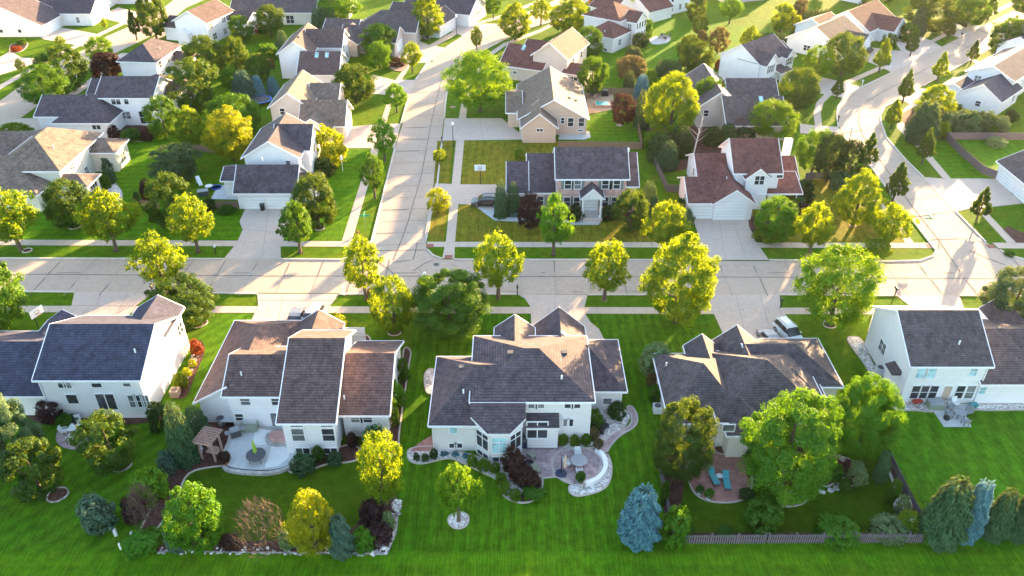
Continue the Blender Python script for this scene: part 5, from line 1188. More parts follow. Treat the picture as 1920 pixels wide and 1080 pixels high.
grp = 'trees added for shade beyond the edges'
for i, (x, y, s) in enumerate(((98,96,150),(104,118,150),(128,142,130),(126,160,120),(118,190,90),(134,196,120),(120,214,120),(142,226,120),(100,226,90),(92,246,100),(116,262,110),(80,262,110),(60,268,110),(150,176,130),(128,120,150),(40,270,110),(12,272,110),(-20,270,110))):  # trees added towards the sun to block its low rays from the streets
    d_ = y*CP+H*SP; u = 960+x*FPX/d_; v = 540-FPX*math.tan(math.atan(-H/y)+PITCH); w_ = 9*FPX/d_
    plant(u, v, v-w_*.95, w_, 'RG'[i % 2], 'green', 'green tree added for shade outside the view, number '+str(i+1)+' along the neighbouring gardens' if 0 else 'tall tree added for shade in gardens '+('past the right edge' if x > 90 else 'past the top edge')+', '+('beside the main street','by the corner lot','behind the right garage','above the juniper garden','by the bright white house','over the straight street','at the street bend outside','far along the right street','between two far houses','at the far street end','behind the far houses','over the top right lawn','behind the top right lawn','deep in the right gardens','near the right crossing','behind the top centre houses','above the maroon roofs','at the top of the side street')[i], grp)
# ------------------------------------------------------------------ fences, street furniture, cars, garden things
def fence(line, hgt, label, mat, gap=.03, board=.14, post=2.4, pointed=False, z0=.04, seed=0):
    L = px(line); c = L[0]; t = thing('fence', label, 'fence', (c.x, c.y, 0)); rs = random.Random(seed+5); L = [p-c for p in L]
    b = MB(); r = MB(); posts = []
    for p, q in zip(L, L[1:]):
        d = q-p; n = d.length; d.normalize(); nn = Vector((-d.y, d.x, 0)); k = int(n/(board+gap))
        for i in range(k):
            a = p+d*(i*(board+gap)); e = a+d*board; h_ = hgt*(1+rs.uniform(-.02,.02)); o = nn*.03
            if pointed:
                m = a.lerp(e,.5); b.add([(*(a-o).xy,z0),(*(e-o).xy,z0),(*(e-o).xy,h_-.12),(*(m-o).xy,h_),(*(a-o).xy,h_-.12),(*(a+o).xy,z0),(*(e+o).xy,z0),(*(e+o).xy,h_-.12),(*(m+o).xy,h_),(*(a+o).xy,h_-.12)], [(0,1,2,3,4),(9,8,7,6,5),(2,7,8,3),(3,8,9,4),(1,6,7,2),(0,4,9,5)])
            else: b.add([(*(a-o).xy,z0),(*(e-o).xy,z0),(*(e+o).xy,z0),(*(a+o).xy,z0),(*(a-o).xy,h_),(*(e-o).xy,h_),(*(e+o).xy,h_),(*(a+o).xy,h_)], [(4,5,6,7),(0,1,5,4),(1,2,6,5),(2,3,7,6),(3,0,4,7)])
        for z in (hgt*.25, hgt*.75): r.bar((*(p+nn*.06).xy,z), (*(q+nn*.06).xy,z), .05, .09)
        for i in range(int(n/post)+1): posts.append(p+d*min(n, i*post)+nn*.1)
    obj('board_panel', b, M[mat], t); obj('rail', r, M[mat], t)
    for p in posts: m = MB(); m.box(p.x-.06,p.x+.06,p.y-.06,p.y+.06,-.1,hgt+.06); obj('post', m, M[mat], t)
fence([(1282,1020),(1440,1019),(1600,1018),(1756,1018)], 1.25, 'low grey picket fence closing the lower right yard towards the camera', 'fence_grey', .1, .11, 2.4, True)
fence([(1740,1010),(1700,938),(1656,846)], 1.3, 'grey board fence along the right side of the lower right yard', 'fence_grey', .05, .11, 2.4, True, seed=1)
fence([(1262,1014),(1250,950),(1232,862)], 1.3, 'grey board fence along the left side of the lower right yard', 'fence_grey', .05, .11, 2.4, True, seed=2)
fence([(252,386),(290,392)], 1.3, 'short brown picket fence by the dark oval tree', 'fence_brown', .06); fence([(290,392),(300,392)], 1.3, 'tiny return of the short brown fence hidden under the oval tree', 'fence_brown', .06)
fence([(388,391),(446,391)], 1.3, 'brown picket fence joining the two-door garage', 'fence_brown', .06)
fence([(358,282),(415,289)], 1.3, 'dark picket fence below the brilliant yellow tree', 'fence_brown', .05)
fence([(1047,279),(1130,279),(1203,280)], 1.4, 'red brown board fence behind the brick house roof', 'fence_brown', .04)
fence([(1203,280),(1196,240),(1188,178)], 1.4, 'brown board fence on the right of the fenced lawn', 'fence_brown', .04); fence([(1188,178),(1096,176)], 1.4, 'brown board fence behind the wooden deck', 'fence_brown', .04)
fence([(1217,282),(1232,320),(1250,360)], 1.4, 'weathered fence running down beside the dome evergreens', 'fence_grey', .04); fence([(1250,360),(1279,362)], 1.4, 'weathered fence meeting the red roofed house\'s garage', 'fence_grey', .04)
fence([(1773,262),(1830,262),(1980,263)], 1.4, 'long grey wooden fence across the right back garden', 'fence_grey', .02); fence([(1773,262),(1800,290),(1840,325),(1868,336)], 1.4, 'grey wooden fence stepping down to the two-door garage at the right edge', 'fence_grey', .02)
fence([(1510,338),(1530,336),(1556,338)], 1.3, 'short wavy grey fence right of the red roofed house', 'fence_grey', .04); fence([(1660,752),(1685,756)], 1.2, 'short brown fence at the white house\'s near corner', 'fence_brown', .04)
fence([(535,118),(575,85)], 1.3, 'dark fence behind the red roofed house', 'fence_brown', .05)
def lamp(u, v, vt, label):
    p = P(u, v); h_ = (v-vt)*depth_of(p)/FPX/math.cos(PITCH+math.atan((v-540)/FPX))*.93; t = thing('street_lamp', label, 'street lamp', p, 0, 'street lamps'); m = MB()
    m.lathe([(.16,0),(.14,.3),(.07,.4),(.05,h_-.6),(.09,h_-.55)], 10); obj('pole', m, M['black'], t); m = MB(); m.lathe([(.1,h_-.55),(.22,h_-.4),(.24,h_-.15),(.14,h_+.05),(.03,h_+.15)], 12); obj('lamp_globe', m, M['lampglobe'], t, True)
lamp(799,562,509,'black street lamp with white globe in front of the big round green tree'); lamp(850,275,228,'black street lamp with white globe at the peach house driveway'); lamp(856,64,28,'street lamp with white globe at the far driveway'); lamp(1591,268,237,'street lamp with white globe inside the bend on the right')
def mailbox(u, v, mat, label, h_=1.1):
    p = P(u, v); t = thing('mailbox', label, 'mailbox', p, 0, 'kerbside mailboxes'); m = MB(); m.box(-.06,.06,-.06,.06,-.1,h_); m.bar((0,.0,h_*.6),(0,.3,h_),.05); obj('post', m, M['black' if mat != 'whitep' else 'trim'], t)
    m = MB(); secs = []
    for y in (-.15,.42): secs.append([(-.13,y,h_),(.13,y,h_),(.13,y,h_+.16),(.09,y,h_+.25),(0,y,h_+.28),(-.09,y,h_+.25),(-.13,y,h_+.16)])
    m.loft(secs); obj('box', m, M[mat], t); m = MB(); m.box(.135,.15,.0,.2,h_+.1,h_+.2); obj('flag', m, M['redp'], t)
for a in ((287,551,'black','dark mailbox at the left driveway corner by the low round tree'),(645,554,'whitep','white mailbox beside the corner tree on the near grass strip'),(970,553,'black','black mailbox left of the centre house driveway'),(405,476,'palegrey','grey mailbox at the end of the strip by the garage driveway'),(1463,577,'black','mailbox casting a long shadow at the low house driveway'),(1677,556,'black','black mailbox at the corner of the right white house driveway'),(1616,162,'whitep','white mailbox on the inner strip of the bend'),(1668,134,'whitep','white mailbox beside the gold-tipped cone tree'),(1578,190,'whitep','white mailbox beside the small dark cone tree at the bend'),(1802,72,'black','black mailbox on the far right strip'),(829,270,'black','dark mailbox at the peach house driveway corner'),(1571,230,'black','black mailbox lying low at the bend\'s inner kerb')): mailbox(*a)
def streetsign(u, v, h_, label):
    p = P(u, v); t = thing('street_sign', label, 'street sign', p); m = MB(); m.tube((0,0,-.1),(0,0,h_+.75),.035); obj('post', m, M['metal'], t)
    for z, ax in ((h_,0),(h_+.3,1)):
        m = MB(); m.box(-.75,.75,-.025,.025,z,z+.24) if ax == 0 else m.box(-.025,.025,-.75,.75,z,z+.24); obj('sign_plate', m, M['sign'], t)
streetsign(686,430,2.2,'green street name sign on a thin post at the side street'); streetsign(1734,438,2.4,'green street name sign on a post at the right crossing')
p = P(671,440); t = thing('hydrant', 'small reddish hydrant on the strip below the street sign', 'hydrant', p); m = MB(); m.lathe([(.16,0),(.14,.1),(.12,.5),(.15,.52),(.13,.66),(.04,.74)], 10); obj('body', m, M['terra'], t); m = MB(); m.tube((-.22,0,.4),(.22,0,.4),.06); obj('nozzle', m, M['terra'], t)
p = P(643,321); t = thing('birdhouse', 'white post with birdhouse on the corner house lawn', 'birdhouse', p); m = MB(); m.tube((0,0,-.1),(0,0,2.2),.06); obj('post', m, M['whitep'], t); m = MB(); m.loft([[(-.22,-.2,2.2),(.22,-.2,2.2),(.22,-.2,2.6),(0,-.2,2.9),(-.22,-.2,2.6)],[(-.22,.2,2.2),(.22,.2,2.2),(.22,.2,2.6),(0,.2,2.9),(-.22,.2,2.6)]]); obj('house_box', m, M['whitep'], t)
def hoop(u, v, rz, label):
    p = P(u, v); t = thing('basketball_hoop', label, 'basketball hoop', p, rz); m = MB(); m.tube((0,0,-.1),(0,0,2.9),.06); m.bar((0,0,2.8),(0,-.75,3.15),.08); obj('pole', m, M['black'], t)
    m = MB(); m.box(-.9,.9,-.8,-.76,2.75,3.8); obj('backboard', m, M['whitep'], t); m = MB(); m.strip([(math.cos(a)*.23,-1.05+math.sin(a)*.23) for a in np.linspace(0,6.28,17)[:-1]], .03, 3.02, 3.06, True); obj('rim', m, M['redp'], t)
    m = MB(); m.add([(-.3,-.806,3.1),(.3,-.806,3.1),(.3,-.806,3.5),(-.3,-.806,3.5),(-.24,-.806,3.16),(.24,-.806,3.16),(.24,-.806,3.44),(-.24,-.806,3.44)], [(0,1,5,4),(1,2,6,5),(2,3,7,6),(3,0,4,7)]); obj('target_square', m, M['black'], t)
hoop(901,345,0,'basketball hoop beside the brick house driveway'); hoop(76,624,1.2,'basketball hoop on the lawn behind the dark roofed garage')
# cars
def car(u, v, rz, paint, label, kind='suv'):
    p = P(u, v); t = thing('parked_car', label, 'car', p, rz); L, Wd = (4.7,.93); hb, hr = (1.0,1.72) if kind == 'suv' else (.95,1.45)
    def sec(x, z0, z1, w, w2): return [(x,-w,z0),(x,w,z0),(x,w*1.02,(z0+z1)/2),(x,w2,z1),(x,-w2,z1),(x,-w*1.02,(z0+z1)/2)]
    m = MB(); m.loft([sec(-L/2,.45,.8,.78,.7),sec(-L/2+.15,.3,hb-.08,.88,.8),sec(-1.2,.26,hb,Wd,.86),(sec(.7,.26,hb,Wd,.86)),sec(1.2,.26,hb-.02,Wd,.84),sec(L/2-.35,.28,.86,.88,.78),sec(L/2-.05,.35,.75,.8,.68),sec(L/2,.42,.66,.7,.6)]); obj('body', m, M[paint], t, False)
    xr = -2.1 if kind == 'suv' else -1.5
    m = MB(); m.loft([sec(xr,hb-.04,hb+.02,.84,.82),sec(xr+.25,hb-.04,hr-.08,.84,.68),sec(-.2,hb-.04,hr-.02,.84,.7),sec(.45,hb-.04,hr-.07,.84,.68),sec(1.25,hb-.06,hb+.02,.82,.8)]); obj('window_band', m, M['glass'], t)
    m = MB(); m.loft([sec(xr+.25,hr-.1,hr-.03,.7,.66),sec(-.2,hr-.06,hr+.03,.72,.67),sec(.45,hr-.1,hr-.02,.7,.65)]); obj('roof_panel', m, M[paint], t)
    for sx in (xr+.2,-.55,.5):
        for sy in (-1,1): m = MB(); m.bar((sx,sy*.845,hb-.02),(sx+(.1 if sx<0 else -.1),sy*.7,hr-.05),.07); obj('pillar', m, M[paint], t)
    for x in (-1.4,1.42):
        for sy in (-1,1):
            m = MB(); m.tube((x,sy*.72,.34),(x,sy*.95,.34),.34,.34,16); w = obj('wheel', m, M['tyre'], t); m = MB(); m.tube((x,sy*.94,.34),(x,sy*.965,.34),.2,.18,12); obj('rim', m, M['chrome'], w)
    for sy in (-1,1):
        m = MB(); m.box(L/2-.16,L/2-.02,sy*.6-.16,sy*.6+.16,.6,.76); obj('headlight', m, M['chrome'], t); m = MB(); m.box(-L/2+.0,-L/2+.16,sy*.68-.1,sy*.68+.1,.62,.88); obj('tail_light', m, M['redp'], t)
        m = MB(); m.box(.75,.95,sy*.98-.1,sy*.98+.1,hb-.02,hb+.14); obj('mirror', m, M[paint], t)
    if kind == 'suv':
        for sy in (-.55,.55): m = MB(); m.bar((-1.7,sy,hr+.06),(.2,sy,hr+.08),.04); obj('roof_rail', m, M['black'], t)
    return t
car(911,384,math.pi,'carblack','black station wagon with roof rails on the brick house driveway'); car(1477,631,-1.28,'carwhite','white car parked on the low house driveway, windshield towards the camera')
car(588,604,-1.75,'carwhite','white car standing on the driveway behind the purple brown roof'); car(556,606,-1.6,'cargrey','grey car almost hidden behind the purple brown roof','sedan'); car(1446,648,-1.3,'cargrey','grey car beside the white one, mostly behind the roof','sedan')
car(1622,100,-2.4,'carblack','dark car parked at the long white house garage','sedan')
# garden furniture
def chair(name, p, rz, mat, label, w=.6, group='outdoor chairs', leg='black'):
    t = thing(name, label, 'chair', p, rz, group); m = MB(); m.box(-w/2,w/2,-.3,.3,.4,.46); obj('seat', m, M[mat], t); m = MB(); m.add([(-w/2,.28,.46),(w/2,.28,.46),(w/2,.42,1.0),(-w/2,.42,1.0),(-w/2,.34,.46),(w/2,.34,.46),(w/2,.48,1.0),(-w/2,.48,1.0)], [(0,1,2,3),(7,6,5,4),(0,3,7,4),(1,5,6,2),(3,2,6,7)]); obj('backrest', m, M[mat], t)
    for x in (-1,1):
        for y in (-.26,.28): m = MB(); m.box(x*(w/2-.04)-.025,x*(w/2-.04)+.025,y-.025,y+.025,0,.4); obj('leg', m, M[leg], t)
        m = MB(); m.box(x*w/2-.04,x*w/2+.04,-.28,.34,.62,.67); obj('armrest', m, M[mat], t)
def table(p, r, mat, label, square=None, h_=.74, legmat='black'):
    t = thing('patio_table', label, 'table', p); m = MB()
    if square: m.box(-square[0]/2,square[0]/2,-square[1]/2,square[1]/2,h_-.05,h_)
    else: m.lathe([(r,h_-.05),(r*1.02,h_-.02),(r,h_)], 24)
    obj('tabletop', m, M[mat], t); q = (square[0]*.42,square[1]*.42) if square else (r*.6,r*.6)
    for sx in (-1,1):
        for sy in (-1,1): m = MB(); m.bar((sx*q[0],sy*q[1],0),(sx*q[0]*.8,sy*q[1]*.8,h_-.05),.05); obj('leg', m, M[legmat], t)
    return t
Z = .035
def chairs_round(c, R, angs, mat, what, z=Z, leg='black'):
    names = ('nearest the house','on its left','on its right','nearest the camera')
    for a in angs:
        d = Vector((math.cos(a), math.sin(a), 0)); s = 0 if d.y > .6 else 3 if d.y < -.6 else 1 if d.x < 0 else 2
        chair('patio_chair', (c.x+d.x*R, c.y+d.y*R, z), a-math.pi/2, mat, 'chair at '+what+', the one '+names[s], leg=leg)
# centre house patio
c = P(1085,873); c.z = Z; table(c, .82, 'midgrey', 'round grey patio table inside the curved seat wall'); chairs_round(c, 1.15, (1.6,3.2,-1.6), 'palegrey', 'the round grey table')
t = thing('cantilever_umbrella', 'closed umbrella on a dark pole with navy weighted base', 'umbrella', (*P(1052,889).xy,Z)); m = MB(); m.lathe([(.6,0),(.58,.12),(.2,.16)], 8); obj('base', m, M['navyp'], t); m = MB(); m.tube((0,0,.1),(0,0,2.5),.045); obj('pole', m, M['black'], t); m = MB(); m.lathe([(.04,.9),(.16,1.0),(.13,2.0),(.03,2.6)], 10, (.35,0,0)); obj('folded_canopy', m, M['tan'], t)
m = MB(); cc = P(1083,872); r_ = 52*depth_of(cc)/FPX; m.strip([(cc.x+math.cos(a)*r_, cc.y+math.sin(a)*r_) for a in np.linspace(-1.35,.75,22)], .42, 0, .5); o = tag(obj('seat_wall', m, M['trim']), 'pale curved seat wall around the round paver patio', 'wall')
p = P(1012,826); t = thing('patio_steps', 'half round stone steps at the sliding door of the centre house', 'steps', (p.x,p.y+.55,0))
for r_, z1 in ((2.0,.17),(1.5,.34),(1.0,.5)):
    m = MB(); m.prism([(math.cos(a)*r_, math.sin(a)*r_*.8) for a in np.linspace(-math.pi,0,16)], .0, z1); obj('step', m, M['edging'], t)
chair('patio_chair', (*P(996,861).xy,Z), 2.4, 'olive', 'olive garden chair beside the burgundy hedge', .7); chair('patio_chair', (*P(1005,888).xy,Z), .6, 'olive', 'olive garden chair at the lower edge of the paver patio', .7)
p = P(991,875); t = thing('fire_pit', 'dark round fire pit between the two olive chairs', 'fire pit', (p.x,p.y,Z)); m = MB(); m.lathe([(.5,0),(.52,.35),(.44,.36),(.4,.2)], 14); obj('bowl', m, M['dkgrey'], t); m = MB(); m.strip([(math.cos(a)*.5,math.sin(a)*.5) for a in np.linspace(0,6.28,15)[:-1]],.07,.34,.39,True); obj('rim', m, M['black'], t)
p = P(987,838); t = thing('grill', 'dark covered grill by the bay window wall', 'grill', (p.x,p.y,Z)); m = MB(); m.box(-.55,.55,-.3,.3,0,.9); obj('cabinet', m, M['navyp'], t); m = MB(); m.loft([[(x,-.3,.9),(x,.3,.9),(x,.28,1.15),(x,.1,1.28),(x,-.2,1.2)] for x in (-.5,.5)]); obj('lid', m, M['dkgrey'], t)
t = thing('garden_bench', 'dark metal bench on the gravel beside the tall soft shrub', 'bench', (*P(1133,808).xy,Z), 1.0); m = MB(); m.box(-.7,.7,-.22,.22,.42,.47); obj('seat', m, M['black'], t); m = MB(); m.box(-.7,.7,.22,.27,.5,.95); obj('backrest', m, M['black'], t)
for x in (-.62,.62): m = MB(); m.box(x-.03,x+.03,-.2,.25,0,.42); obj('leg', m, M['black'], t)
def pot(u, v, r, mat, plantcol, label):
    p = P(u, v); t = thing('planter', label, 'planter', (p.x,p.y,Z)); m = MB(); m.lathe([(r*.7,0),(r,r*1.3),(r*1.05,r*1.35),(r*.9,r*1.3)], 14); obj('pot', m, M[mat], t)
    c = bpy.data.objects.new('foliage', PROTO['B'][0]); COL.objects.link(c); c.parent = t; c.location = (0,0,r*1.1); c.scale = (r*2.6,r*2.6,r*2.2); c.material_slots[0].link = 'OBJECT'; c.material_slots[0].material = LEAF[plantcol]
pot(1121,843,.38,'palegrey','rust','stone planter with reddish plant at the upper end of the seat wall'); pot(1088,904,.36,'dkgrey','green','dark planter at the lower end of the seat wall'); pot(1311,926,.3,'whitep','green','white planter with small tree-like plant on the terracotta patio'); pot(1328,935,.34,'whitep','bright','white planter with grassy plant at the patio\'s lower left edge'); pot(655/1.0*0+424,871,.45,'terra','wine','terracotta pot at the left corner of the raised concrete patio')
m = MB(); p = P(1056,818); t = thing('hose_reel', 'white hose reel on the wall above the yellow ball shrubs', 'hose reel', (p.x,p.y,.05)); m.tube((-.12,0,.5),(.12,0,.5),.32,.32,14); obj('reel', m, M['whitep'], t); m = MB(); m.box(-.2,-.15,-.1,.1,0,.6); m.box(.15,.2,-.1,.1,0,.6); obj('stand', m, M['whitep'], t)
m = MB(); m.bar((*P(919,872).xy,.1),(*P(914,889).xy,.06),.1); tag(obj('drain_pipe', m, M['whitep']), 'white drain pipe lying across the gravel bed', 'pipe')
# purple roofed house: raised patio
L = smooth_line(px([(424,874),(418,862),(428,832)]),5)+smooth_line(px([(428,832),(448,806)]),3)
m = MB(); ring = smooth_line([Vector((p.x,p.y,0)) for p in px([(430,884),(420,866),(430,834),(448,804),(548,816),(560,840),(557,860),(540,880),(498,890)])],5,True); m.strip(ring[:0]+ring, .38, 0, .34, True); tag(obj('retaining_wall', m, M['stone']), 'low stone retaining wall around the raised concrete patio', 'wall')
c = P(482,862,.31); table(c, .95, 'dkgrey', 'round black patio table with folded green umbrella', None, .75)
t = thing('folded_umbrella', 'folded lime green umbrella standing in the black table', 'umbrella', (c.x,c.y,.31)); m = MB(); m.tube((0,0,0),(0,0,2.6),.03); obj('pole', m, M['metal'], t); m = MB(); m.lathe([(.05,1.0),(.2,1.15),(.16,1.9),(.03,2.7)], 9); obj('canopy', m, M['green_cloth'], t)
p = P(468,806,.31); t = thing('garden_sofa', 'pale grey cushioned loveseat against the white wall', 'sofa', (p.x,p.y,.31)); m = MB(); m.box(-.75,.75,-.4,.4,.1,.45); obj('seat', m, M['olive'], t); m = MB(); m.box(-.75,.75,.4,.6,.1,.95); obj('backrest', m, M['palegrey'], t)
for x in (-.85,.75): m = MB(); m.box(x,x+.1,-.4,.5,.1,.7); obj('armrest', m, M['olive'], t)
p = P(443,818,.31); t = thing('grill', 'black gas grill with open side shelf on the raised patio', 'grill', (p.x,p.y,.31), .5); m = MB(); m.box(-.5,.5,-.3,.3,.1,.85); obj('cabinet', m, M['dkgrey'], t); m = MB(); m.loft([[(x,-.3,.85),(x,.3,.85),(x,.3,1.1),(x,.05,1.25),(x,-.25,1.1)] for x in (-.48,.48)]); obj('lid', m, M['midgrey'], t); m = MB(); m.box(-1.0,-.52,-.28,.28,.8,.85); m.box(.52,1.0,-.28,.28,.8,.85); obj('side_shelf', m, M['midgrey'], t)
p = P(431,796,.05); table(Vector((p.x,p.y,.05)), 0, 'palegrey', 'small grey work table beside the purple roofed house wall', (1.3,.9), .8)
def barrel(u, v, label):
    p = P(u, v); t = thing('rain_barrel', label, 'barrel', (p.x,p.y,.03)); m = MB(); m.lathe([(.36,0),(.42,.4),(.4,.85),(.34,.95)], 14); obj('drum', m, M['midgrey'], t); m = MB(); m.lathe([(.37,.95),(.33,1.0)], 14); obj('lid', m, M['dkgrey'], t)
barrel(393,787,'grey barrel at the left end of the long garage wing wall'); barrel(416,796,'grey barrel right of the other one by the white wall')
p = P(527,822,.31); t = thing('patio_steps', 'curved block steps at the glass door of the purple roofed house', 'steps', (p.x,p.y,.3))
for r_, z1 in ((1.6,.25),(1.15,.5)): m = MB(); m.prism([(math.cos(a)*r_, math.sin(a)*r_*.75) for a in np.linspace(-math.pi,0,14)]+[(r_,.6),(-r_,.6)], 0, z1); obj('step', m, M['stone' if z1 < .4 else 'brick'], t)
p = P(399,855); t = thing('pergola', 'cedar pergola with slatted roof over a bench', 'pergola', (p.x,p.y,.03), -.25)
for x in (-.75,.75):
    for y in (-.65,.65): m = MB(); m.box(x-.08,x+.08,y-.08,y+.08,0,2.4); obj('post', m, M['wood'], t)
for x in (-.75,.75): m = MB(); m.box(x-.06,x+.06,-1.15,1.15,2.4,2.6); obj('beam', m, M['wood'], t)
m = MB(); [m.box(-1.05,1.05,y-.03,y+.03,2.6,2.78) for y in np.linspace(-1.1,1.1,8)]; obj('slat_roof', m, M['wood'], t); m = MB(); [m.box(x-.02,x+.02,-1.15,1.15,2.78,2.82) for x in np.linspace(-.9,.9,10)]; obj('lattice', m, M['wood'], t)
m = MB(); m.box(-.65,.65,-.1,.4,.4,.46); m.box(-.65,.65,.4,.46,.45,.95); obj('bench', m, M['wood'], t)
m = MB(); m.strip(smooth_line(px([(345,862),(342,850),(352,838),(368,834),(378,842),(372,862),(358,874)]),5,True), .25, 0, .14, True); tag(obj('stone_ring', m, M['rock']), 'oval ring of stones around the bare mulch patch by the pergola', 'stones')
# dark roofed house: patio set
c = P(148,811); c.z = Z; table(c, 0, 'whitep', 'white rectangular table with dark folded umbrella on the small paved terrace', (1.7,1.1), .74, 'whitep'); chairs_round(c, 1.3, (.2,2.0,3.3,-1.6), 'whitep', 'the white rectangular table', leg='whitep')
t = thing('folded_umbrella', 'folded black umbrella standing in the white table', 'umbrella', c); m = MB(); m.tube((0,0,0),(0,0,2.5),.03); obj('pole', m, M['black'], t); m = MB(); m.lathe([(.05,1.1),(.17,1.2),(.13,1.9),(.03,2.55)], 9); obj('canopy', m, M['black'], t)
p = P(166,774); t = thing('grill', 'black round covered grill against the dark roofed house\'s back wall', 'grill', (p.x,p.y,Z)); m = MB(); m.lathe([(.5,0),(.75,.35),(.7,.8),(.3,1.1)], 12); obj('cover', m, M['black'], t); m = MB(); m.box(-.8,.8,-.08,.08,.7,.75); obj('shelf', m, M['black'], t)
def ac(u, v, mat, label):
    p = P(u, v); t = thing('air_conditioner', label, 'air conditioner', (p.x,p.y,.04)); m = MB(); m.box(-.45,.45,-.45,.45,0,.85); obj('casing', m, M[mat], t); m = MB(); m.lathe([(.36,.85),(.36,.88),(.1,.89)], 16); obj('fan_grille', m, M['dkgrey'], t)
ac(330,742,'beige','beige air conditioner at the sunlit gable\'s near corner'); ac(1232,772,'palegrey','pale air conditioner at the low house\'s left wall'); ac(1648,700,'palegrey','grey air conditioner on the gravel by the blank white gable'); ac(655,800,'palegrey','grey air conditioner at the right end of the low white wing') if 0 else ac(727,796,'midgrey','grey air conditioner at the low white wing\'s right corner')
def pedestal(u, v, h_, r, mat, label):
    p = P(u, v); t = thing('utility_pedestal', label, 'utility box', p, .3, 'utility pedestals'); m = MB(); m.box(-r,r,-r,r,-.1,h_); obj('casing', m, M[mat], t); m = MB(); m.loft([[(-r*1.08,-r*1.08,h_),(r*1.08,-r*1.08,h_),(r*1.08,r*1.08,h_),(-r*1.08,r*1.08,h_)],[(-r*.7,-r*.7,h_+.12),(r*.7,-r*.7,h_+.12),(r*.7,r*.7,h_+.12),(-r*.7,r*.7,h_+.12)]]); obj('cap', m, M[mat], t)
pedestal(218,1004,.75,.13,'palegrey','pale upright utility post on the open lower left lawn'); pedestal(227,1030,.7,.08,'whitep','thin white marker post below the utility post'); pedestal(249,1006,.5,.14,'palegrey','pale utility box left in the pair by the garden corner'); pedestal(258,1008,.5,.14,'palegrey','pale utility box right in the pair by the garden corner'); pedestal(270,1014,.6,.3,'midgrey','wider grey green utility cabinet by the garden corner'); pedestal(1230,1010,.8,.2,'palegrey','white double utility box at the powder blue spruce\'s foot')
# lower right yard
def lounger(u, v, rz, label):
    p = P(u, v); t = thing('sun_lounger', label, 'sun lounger', (p.x,p.y,Z), rz, 'teal loungers'); m = MB(); m.box(-.32,.32,-.95,.35,.3,.36); obj('frame', m, M['dkgrey'], t); m = MB(); m.box(-.31,.31,-.93,.33,.365,.45); obj('cushion', m, M['teal'], t)
    m = MB(); m.loft([[(x,.35,.36),(x,.35,.46),(x,1.0,.88),(x,1.0,.78)] for x in (-.31,.31)]); obj('backrest', m, M['teal'], t)
    for x in (-.27,.27):
        for y in (-.85,.3): m = MB(); m.box(x-.03,x+.03,y-.03,y+.03,0,.3); obj('leg', m, M['dkgrey'], t)
lounger(1337,900,.18,'teal cushioned lounger on the left of the terracotta patio pair'); lounger(1361,908,-.08,'teal cushioned lounger nearer the large bright tree')
table(Vector((*P(1348,899).xy,Z)), .3, 'palegrey', 'small round side table between the teal loungers', None, .5)
p = P(1702,984); t = thing('bird_bath', 'white bird bath at the inner fence corner', 'bird bath', (p.x,p.y,.03)); m = MB(); m.lathe([(.22,0),(.1,.15),(.08,.6),(.15,.68)], 12); obj('pedestal', m, M['whitep'], t); m = MB(); m.lathe([(.15,.68),(.45,.8),(.45,.85),(.3,.78)], 16); obj('basin', m, M['whitep'], t)
rs = random.Random(9)
for i, (u, v) in enumerate(((1513,923),(1541,923),(1558,920),(1567,917),(1573,914),(1575,906),(1576,897),(1580,862),(1568,855))):
    p = P(u, v); n = 7; m = MB(); m.prism([(p.x+math.cos(k*6.283/n)*.36*rs.uniform(.7,1.2), p.y+math.sin(k*6.283/n)*.3*rs.uniform(.7,1.2)) for k in range(n)], .0, .1); tag(obj('stepping_stone', m, M['rock']), 'flat pale stepping stone, number '+('one','two','three','four','five','six','seven','eight','nine')[i]+' counted from the largest tree along the curved path', 'stone', 'stepping stones')
m = MB(); m.strip(px([(1654,855),(1674,905),(1700,968)]), .2, 0, .2); tag(obj('timber_edging', m, M['palegrey']), 'pale timber edging along the right fence bed', 'edging')
# right white house: patio set
c = P(1797,782); c.z = Z; table(c, .65, 'midgrey', 'grey glass table with wire chairs on the right white house patio'); chairs_round(c, 1.15, (.3,1.9,3.2,-1.5), 'midgrey', 'the grey glass table')
p = P(1771,794); t = thing('kettle_grill', 'black kettle grill on the tip of the concrete patio', 'grill', (p.x,p.y,Z)); m = MB(); m.lathe([(.1,.5),(.3,.62),(.34,.78),(.3,.95),(.1,1.05)], 14); obj('kettle', m, M['black'], t, True)
for a in (0,2.1,4.2): m = MB(); m.bar((math.cos(a)*.12,math.sin(a)*.12,.6),(math.cos(a)*.35,math.sin(a)*.35,0),.03); obj('leg', m, M['metal'], t)
p = P(1752,764); t = thing('storage_box', 'grey green deck box at the right white house\'s back door', 'deck box', (p.x,p.y,Z)); m = MB(); m.box(-.8,.8,-.5,.5,0,.75); obj('chest', m, M['olive'], t); m = MB(); m.loft([[(-.84,-.54,.75),(.84,-.54,.75),(.84,.54,.8),(-.84,.54,.8)],[(-.8,-.5,.83),(.8,-.5,.83),(.8,.5,.9),(-.8,.5,.9)]]); obj('lid', m, M['midgrey'], t)
chair('patio_chair', (*P(1790,762).xy,Z), .3, 'whitep', 'white slatted chair beside the back door of the right white house', .75, leg='whitep')
